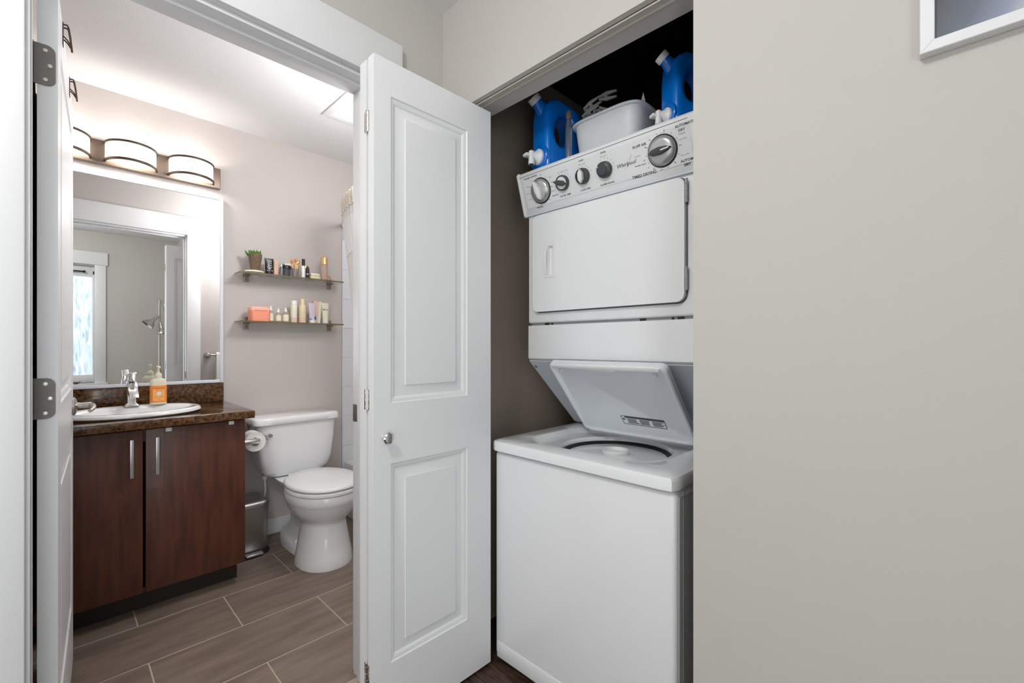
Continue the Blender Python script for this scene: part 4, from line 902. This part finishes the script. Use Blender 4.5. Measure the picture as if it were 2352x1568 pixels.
bw = prism([(-0.020, 0.022), (0.020, 0.022), (0.021, 0.045), (0.002, 0.036), (-0.016, 0.028)], [], 0, 0.0004, 'XYZ'); bmesh.ops.transform(bw, matrix=frame((1.143, 2.905 - 0.0148, ZL), (1, 0, 0), (0, 0.10, 1)), verts=bw.verts); obj('blue_print', bw, M['navy'], b)
t = thing('skincare_carton', 'tall cream carton leaning behind the lavender tube', 'box', (1.183, 2.935, ZL))
obj('carton', prism([(1.165, ZL), (1.200, ZL), (1.214, ZL + 0.142), (1.158, ZL + 0.145)], [], 2.928, 2.945, 'XZY', 0.0008, 1), M['peach'], t)
obj('white_edge', prism([(1.188, ZL), (1.201, ZL), (1.2145, ZL + 0.142), (1.196, ZL + 0.143)], [], 2.926, 2.928, 'XZY'), M['cream'], t)
t, b = tubeb(1.232, ZL, 0.045, 0.135, M['cream'], M['wplas'], 'white squeeze tube with black stripe at right of lower shelf', cap_h=0.02)
bw = nb(); add(bw, box(-0.019, 0.012, 0.088, 0.093, 0, 0.0004)); 
for k in range(4): add(bw, box(-0.018 + k * 0.006, -0.015 + k * 0.006, 0.098, 0.101, 0, 0.0004))
bmesh.ops.transform(bw, matrix=frame((1.232, YS - 0.0152, ZL), (1, 0, 0), (0, 0.10, 1)), verts=bw.verts); obj('black_print', bw, M['ink'], b)

# ------------------------------------------------------------------ toilet
tx = 1.022
tt = thing('toilet', 'white two-piece toilet with closed lid between vanity and tub', 'toilet', (tx, 2.6, 0))
def egg(hx_, y0, y1, z, p=2.2, n=56, back=0.86):
    cy, hy_ = (y0 + y1) / 2, (y1 - y0) / 2
    return [(tx + x * (1 if y < 0 else 1 - (1 - back) * (y / hy_) ** 2), cy + y, z) for x, y in [(a[0], a[1]) for a in sell(0, 0, hx_, hy_, z, p, n)]]
bowl = loft([egg(0.140, 2.272, 2.62, 0.0), egg(0.141, 2.270, 2.62, 0.012), egg(0.134, 2.278, 2.61, 0.06), egg(0.118, 2.296, 2.60, 0.15), egg(0.108, 2.308, 2.60, 0.215), egg(0.112, 2.305, 2.62, 0.235), egg(0.136, 2.280, 2.66, 0.256), egg(0.158, 2.255, 2.69, 0.29), egg(0.172, 2.235, 2.70, 0.325), egg(0.176, 2.230, 2.70, 0.338), egg(0.181, 2.224, 2.70, 0.345), egg(0.184, 2.221, 2.70, 0.385), egg(0.180, 2.226, 2.70, 0.392)], True, True)
obj('bowl', bowl, M['porc'], tt, 60)
trap = loft([sell(tx, 2.70, 0.105, 0.235, 0.0, 2.6), sell(tx, 2.70, 0.105, 0.235, 0.035, 2.6), sell(tx, 2.70, 0.095, 0.225, 0.055, 2.6), sell(tx, 2.68, 0.062, 0.19, 0.075, 2.4), sell(tx, 2.66, 0.058, 0.18, 0.20, 2.4), sell(tx, 2.72, 0.085, 0.20, 0.32, 2.6), sell(tx, 2.77, 0.13, 0.17, 0.375, 3.2), sell(tx, 2.77, 0.13, 0.17, 0.388, 3.2)], True, True)
obj('trapway', trap, M['porc'], tt, 60)
obj('bolt_cap', lathe([(0.016, 0.05), (0.016, 0.062), (0.011, 0.072), (0, 0.075)], tx - 0.078, 2.62, 20), M['porc'], tt)
obj('seat', loft([egg(0.178, 2.225, 2.675, 0.394), egg(0.186, 2.216, 2.68, 0.398), egg(0.186, 2.216, 2.68, 0.410), egg(0.178, 2.225, 2.675, 0.415)]), M['wplas'], tt, 60)
sll = loft([egg(0.176, 2.228, 2.69, 0.419), egg(0.185, 2.217, 2.695, 0.424), egg(0.185, 2.217, 2.695, 0.432), egg(0.174, 2.23, 2.685, 0.440), egg(0.10, 2.30, 2.60, 0.443)])
obj('seat_lid', sll, M['wplas'], tt, 60)
for s_ in (-1, 1): obj('seat_hinge', box(tx + s_ * 0.075 - 0.02, tx + s_ * 0.075 + 0.02, 2.675, 2.71, 0.392, 0.425, 0.005), M['wplas'], tt)
tk = lambda hx_, z, d=0.0, p=6: sell(tx, 2.885 + d / 2, hx_, 0.100 - d / 2, z, p, 64)
obj('tank', loft([tk(0.14, 0.392, 0.03), tk(0.165, 0.397, 0.02), tk(0.192, 0.425, 0.01), tk(0.207, 0.48), tk(0.222, 0.58), tk(0.233, 0.703)]), M['porc'], tt, 60)
tk2 = lambda ins, z: sell(tx, 2.882, 0.248 - ins, 0.112 - ins, z, 7, 64)
obj('tank_lid', loft([tk2(0.006, 0.7035), tk2(0.0, 0.707), tk2(0, 0.737), tk2(0.006, 0.744), tk2(0.016, 0.747)]), M['porc'], tt, 60)
fl_ = nb(); add(fl_, tube([(0.815, 2.786, 0.652), (0.815, 2.768, 0.652)], 0.008, 12)); add(fl_, tube([(0.815, 2.768, 0.652), (0.83, 2.764, 0.651), (0.852, 2.762, 0.650)], [0.005, 0.0045, 0.005], 10)); add(fl_, tube([(0.852, 2.775, 0.65), (0.852, 2.753, 0.65)], 0.010, 14))
obj('flush_lever', fl_, M['nickel'], tt)
obj('supply_hose', tube([(0.865, 2.90, 0.395), (0.865, 2.90, 0.36), (0.868, 2.90, 0.30), (0.862, 2.93, 0.22), (0.86, 2.97, 0.17), (0.86, 2.995, 0.16)], 0.005, 10), M['wplas'], tt)
obj('hose_nut', lathe([(0.016, 0.372), (0.016, 0.392)], 0.865, 2.90, 16), M['wplas'], tt)

# step bin
sbn = thing('step_bin', 'small brushed steel pedal bin between the vanity and the toilet', 'waste bin', (0.755, 2.85, 0))
bb = lambda ins, z, r=0.035: rrect(0.752, 2.848, 0.092 - ins, 0.110 - ins, r, z, 6)
obj('bin_body', loft([bb(0.008, 0.020), bb(0.006, 0.024), bb(0.0, 0.262)]), M['steel'], sbn, 50)
obj('bin_lid', loft([bb(-0.003, 0.264, 0.037), bb(-0.003, 0.282, 0.037), bb(0.004, 0.292, 0.03), bb(0.02, 0.296, 0.02)]), M['steel'], sbn, 50)
obj('bin_base', loft([bb(-0.003, 0.001), bb(-0.003, 0.018), bb(0.004, 0.020)]), M['dark'], sbn, 50)
obj('pedal', box(0.715, 0.800, 2.700, 2.74, 0.012, 0.024, 0.005, 3), M['sgrey'], sbn)
obj('rear_hinge', box(0.838, 0.852, 2.88, 2.94, 0.01, 0.06, 0.003), M['dark'], sbn)

# toilet paper on its holder
th = thing('paper_holder', 'chrome toilet paper arm fixed to the vanity side', 'toilet paper holder', (0.650, 2.60, 0.668))
bm = nb(); add(bm, tube([(0.6455, 2.553, 0.670), (0.716, 2.553, 0.670), (0.727, 2.556, 0.669), (0.731, 2.566, 0.668), (0.731, 2.665, 0.668)], 0.0150, 18))
bw = lathe([(0, 0), (0.022, 0), (0.022, 0.005), (0.012, 0.008), (0, 0.008)], n=24); bmesh.ops.transform(bw, matrix=frame((0.6455, 2.553, 0.670), (0, 1, 0), (0, 0, 1)), verts=bw.verts); add(bm, bw)
obj('arm', bm, M['chrome'], th)
def ringY(r, y): return [(0.724 + r * math.cos(a), y, 0.662 + r * math.sin(a)) for a in [2 * PI * i / 40 for i in range(40)]]
rl = loft([ringY(0.022, 2.578), ringY(0.050, 2.578), ringY(0.050, 2.660), ringY(0.022, 2.660), ringY(0.022, 2.578)], False, False)
tp_ = thing('toilet_roll', 'white toilet paper roll on the chrome arm', 'toilet paper', (0.724, 2.62, 0.662))
obj('roll', rl, M['paper'], tp_)
obj('loose_sheet', loft([[(0.760 + 0.026 * t, 2.579 + 0.080 * u_, 0.698 - 0.012 * t - 0.03 * t * t) for u_ in (0, 0.5, 1)] for t in [i / 6 for i in range(7)]], closed=False), M['paper'], tp_)

# ------------------------------------------------------------------ tub, tiled surround, curtain
for r in range(12):
    z0 = 0.42 + 0.203 * r - (0.15)
    if z0 > 1.85: break
    x = 1.381 - (0.15 if r % 2 else 0)
    while x < 2.15:
        a, b = max(x, 1.381), min(x + 0.30, 2.158)
        if b - a > 0.02: obj('wall_tile', box(a + 0.001, b - 0.001, YB - 0.009, YB, z0 + 0.001, z0 + 0.202, 0.001, 1), M['wtile'], wb)
        x += 0.30
obj('grout_bed', box(1.3805, 2.158, YB - 0.006, YB, 0.0, 2.096), M['wgrout'], wb)
tb = thing('bathtub', 'white bathtub at the right end of the bathroom', 'bathtub', (1.78, 2.25, 0))
ti = lambda ins, z, r=0.05: rrect(1.772, 2.252, 0.385 - ins, 0.736 - ins, r, z, 6)
obj('tub_shell', loft([ti(0.0, 0.001, 0.01), ti(0.0, 0.35, 0.01), ti(0.004, 0.36, 0.01), ti(0.06, 0.362, 0.08), ti(0.075, 0.35, 0.09), ti(0.12, 0.08, 0.10), ti(0.2, 0.06, 0.1)], True, True), M['porc'], tb, 50)
rod = [(1.40 - 0.26 * math.sin(PI * t), 1.512 + (2.985 - 1.512) * t, 2.0) for t in [i / 24 for i in range(25)]]
cr_ = thing('curtain_rod', 'curved shower curtain rod at the top of the tub', 'curtain rod', (1.2, 2.25, 2.0))
obj('rod', tube(rod, 0.012, 12), M['chrome'], cr_)
for e in (rod[0], rod[-1]): 
    f_ = lathe([(0.028, 0), (0.028, 0.006), (0.016, 0.018)], n=20); s_ = 1 if e[1] < 2 else -1
    bmesh.ops.transform(f_, matrix=Matrix.Translation((e[0], e[1] - s_ * 0.002, e[2])) @ Matrix.Rotation(-s_ * PI / 2, 4, 'X'), verts=f_.verts); obj('flange', f_, M['chrome'], cr_)
def curt(z0, z1, nz, t0=0.30, t1=0.745, n=150, off_=0.0):
    rings = []
    for j in range(nz + 1):
        z = z0 + (z1 - z0) * j / nz; row = []
        for i in range(n + 1):
            t = t0 + (t1 - t0) * i / n; d = 2.03 - z
            xr = 1.40 - 0.26 * math.sin(PI * t)
            amp = 0.016 + 0.014 * min(d, 1)
            x = xr + 0.115 * d * 1.0 + amp * math.sin(i * 2 * PI / 12.5 + 0.5 * math.sin(z * 2)) + off_
            y = 1.512 + 1.473 * t - 0.06 * d * 0.5 * (t - 0.5) + 0.008 * math.cos(i * 2 * PI / 12.5)
            row.append((x, y, z))
        rings.append(row)
    return loft(rings, closed=False)
cu = thing('shower_curtain', 'white pleated shower curtain with cream top band beside the glass shelves', 'shower curtain', (1.25, 2.25, 2.03))
obj('curtain_cloth', curt(0.42, 1.955, 40), M['curtain'], cu, 80)
obj('sheer_window', curt(1.70, 1.90, 6, off_=-0.004), mat('sheer_band', srgb(240, 240, 240), 0.7), cu, 80)
obj('top_band', curt(1.955, 2.032, 4, off_=-0.003), M['cband'], cu, 80)
obj('band_fold', curt(1.949, 1.960, 1, off_=-0.0045), M['cream'], cu, 80)

# bathroom ceiling fan grille
vn = thing('ceiling_vent', 'square white exhaust fan grille in the bathroom ceiling', 'vent', (1.17, 2.29, ZC))
vx0, vy1, vs = 1.017, 2.452, 0.30
fr_ = prism([(vx0, vy1 - vs), (vx0 + vs, vy1 - vs), (vx0 + vs, vy1), (vx0, vy1)], [[(vx0 + 0.045, vy1 - vs + 0.045), (vx0 + vs - 0.045, vy1 - vs + 0.045), (vx0 + vs - 0.045, vy1 - 0.045), (vx0 + 0.045, vy1 - 0.045)]], ZC - 0.012, ZC - 0.0005, 'XYZ', 0.003, 2)
obj('vent_frame', fr_, M['trim'], vn)
for k in range(16):
    y_ = vy1 - vs + 0.05 + k * 0.0133
    obj('slat', box(vx0 + 0.045, vx0 + vs - 0.045, y_, y_ + 0.009, ZC - 0.008, ZC - 0.005), M['trim'], vn)
obj('vent_back', box(vx0 + 0.045, vx0 + vs - 0.045, vy1 - vs + 0.045, vy1 - 0.045, ZC - 0.003, ZC - 0.0008), mat('vent_back_grey', srgb(150, 150, 150), 0.8), vn)

# towel bar on the bathroom side of the door wall (seen in the mirror)
yw = YD2 + 0.004
tbar = thing('towel_bar', 'nickel towel bar beside the doorway, seen in the mirror', 'towel bar', (1.1, yw, 1.087))
bm = nb()
for x_ in (0.883, 1.42):
    b = lathe([(0, 0), (0.024, 0), (0.026, 0.004), (0.020, 0.012), (0.012, 0.03), (0.016, 0.045), (0.017, 0.058), (0.010, 0.066), (0, 0.068)], n=24)
    bmesh.ops.transform(b, matrix=frame((x_, yw, 1.087), (-1, 0, 0), (0, 0, 1)), verts=b.verts); obj('post', b, M['nickel'], tbar)
obj('bar', tube([(0.883, yw + 0.052, 1.087), (1.42, yw + 0.052, 1.087)], 0.008, 14), M['nickel'], tbar)
prof = [(yw + 0.034, 0.55), (yw + 0.036, 1.06)] + [(yw + 0.052 + 0.016 * math.cos(a), 1.087 + 0.016 * math.sin(a)) for a in [PI - PI * i / 8 for i in range(9)]] + [(yw + 0.075, 0.9), (yw + 0.082, 0.45)]
tw = loft([[(x_, y_ + 0.002 * math.sin(9 * x_ * 3), z_) for y_, z_ in prof] for x_ in [0.935 + 0.0325 * i for i in range(13)]], closed=False)
bmesh.ops.solidify(tw, geom=tw.faces[:], thickness=-0.006)
single('towel', tw, M['towel'], 'white towel folded over the nickel bar, seen in the mirror', 'towel', (1.13, yw + 0.05, 1.1), smooth=60)

# ------------------------------------------------------------------ near window (seen in the mirror), lamp, dark canister
wn = struct('window_1', loc=(0, YN, WZ0))
cy0, cy1 = YN, YN + 0.019
for x_ in ((WX1, WX1 + 0.095), (WX0 - 0.095, WX0)): obj('window_casing', box(x_[0], x_[1], cy0, cy1, WZ0 - 0.02, WZ1 + 0.012, 0.003), M['trim'], wn)
obj('window_header', box(WX0 - 0.11, WX1 + 0.11, cy0, cy1 + 0.007, WZ1 + 0.012, WZ1 + 0.155, 0.003), M['trim'], wn)
obj('window_sill', box(WX0 - 0.11, WX1 + 0.11, cy0 - 0.10, cy1 + 0.03, WZ0 - 0.03, WZ0, 0.003), M['trim'], wn)
for x_ in ((WX0, WX0 + 0.045), (WX1 - 0.012, WX1), (-0.34, -0.29)): obj('sash_stile', box(x_[0], x_[1], YN - 0.09, YN - 0.05, WZ0, WZ1, 0.002), M['trim'], wn)
for z_ in ((WZ0, WZ0 + 0.09), (WZ1 - 0.12, WZ1)): obj('sash_rail', box(WX0, WX1, YN - 0.088, YN - 0.052, z_[0], z_[1], 0.002), M['trim'], wn)
obj('frosted_pane', box(WX0 + 0.02, WX1 - 0.02, YN - 0.074, YN - 0.068, WZ0 + 0.05, WZ1 - 0.08), M['film'], wn, None)
cr2 = thing('window_curtain_rod', 'black curtain rod inside the window frame, seen in the mirror', 'curtain rod', (-0.3, YN - 0.02, 1.99))
obj('rod', tube([(WX0 + 0.02, YN - 0.015, 1.99), (0.205, YN - 0.015, 1.99)], 0.008, 12), M['black'], cr2)
obj('finial', lathe([(0, -0.014), (0.010, -0.011), (0.014, 0.0), (0.010, 0.011), (0, 0.014)], 0.212, YN - 0.015, 16), M['black'], cr2).location = (0, 0, 1.99 - 1.99)
for o in cr2.children:
    if o.name.startswith('finial'): o.location = (0, 0, 1.99)
obj('rod_bracket', boxes((0.283, 0.2945, YN - 0.022, YN - 0.008, 1.965, 2.0)), M['black'], cr2)
# floor lamp with three heads
fl = thing('floor_lamp', 'brushed steel floor lamp with three bell heads, seen in the mirror', 'floor lamp', (0.835, -0.60, 0))
obj('lamp_base', lathe([(0.13, 0.001), (0.13, 0.015), (0.02, 0.025)], 0.835, -0.60, 36), M['nickel'], fl)
obj('pole', tube([(0.835, -0.60, 0.02), (0.835, -0.60, 1.70)], 0.011, 14), M['nickel'], fl)
def head(o_, d_, sc=1.0, arm=None):
    d_ = Vector(d_).normalized(); z = d_; x = Vector((0, 1, 0)).cross(z).normalized(); y = z.cross(x)
    b = lathe([(0.014, -0.02), (0.017, 0.0), (0.018, 0.05), (0.032, 0.075), (0.055, 0.10), (0.068, 0.135), (0.066, 0.135), (0.052, 0.103), (0.03, 0.08), (0.015, 0.06)], n=32, cap1=False)
    bmesh.ops.transform(b, matrix=Matrix(((x.x, y.x, z.x, o_[0]), (x.y, y.y, z.y, o_[1]), (x.z, y.z, z.z, o_[2]), (0, 0, 0, 1))) @ Matrix.Scale(sc, 4), verts=b.verts)
    h_ = obj('lamp_head', b, M['nickel'], fl)
    obj('swivel_arm', tube([arm, o_], 0.006, 10), M['nickel'], h_)
head((0.812, -0.58, 1.500), (-0.66, 0.05, -0.70), 0.98, (0.835, -0.60, 1.49))
head((0.842, -0.56, 1.420), (0.16, 0.1, -0.98), 0.85, (0.835, -0.60, 1.42))
head((0.838, -0.62, 1.69), (0.70, -0.05, -0.60), 1.0, (0.835, -0.60, 1.695))
bk = thing('canister', 'black domed canister standing by the floor lamp, seen in the mirror', 'canister', (0.945, -0.50, 0))
obj('canister_body', lathe([(0.075, 0.001), (0.080, 0.01), (0.080, 0.86), (0.076, 0.865)], 0.948, -0.50, 36), M['black'], bk)
obj('domed_lid', lathe([(0.082, 0.868), (0.082, 0.885), (0.074, 0.92), (0.055, 0.95), (0.025, 0.966), (0, 0.968)], 0.948, -0.50, 36), M['dgrey'], bk, 50)
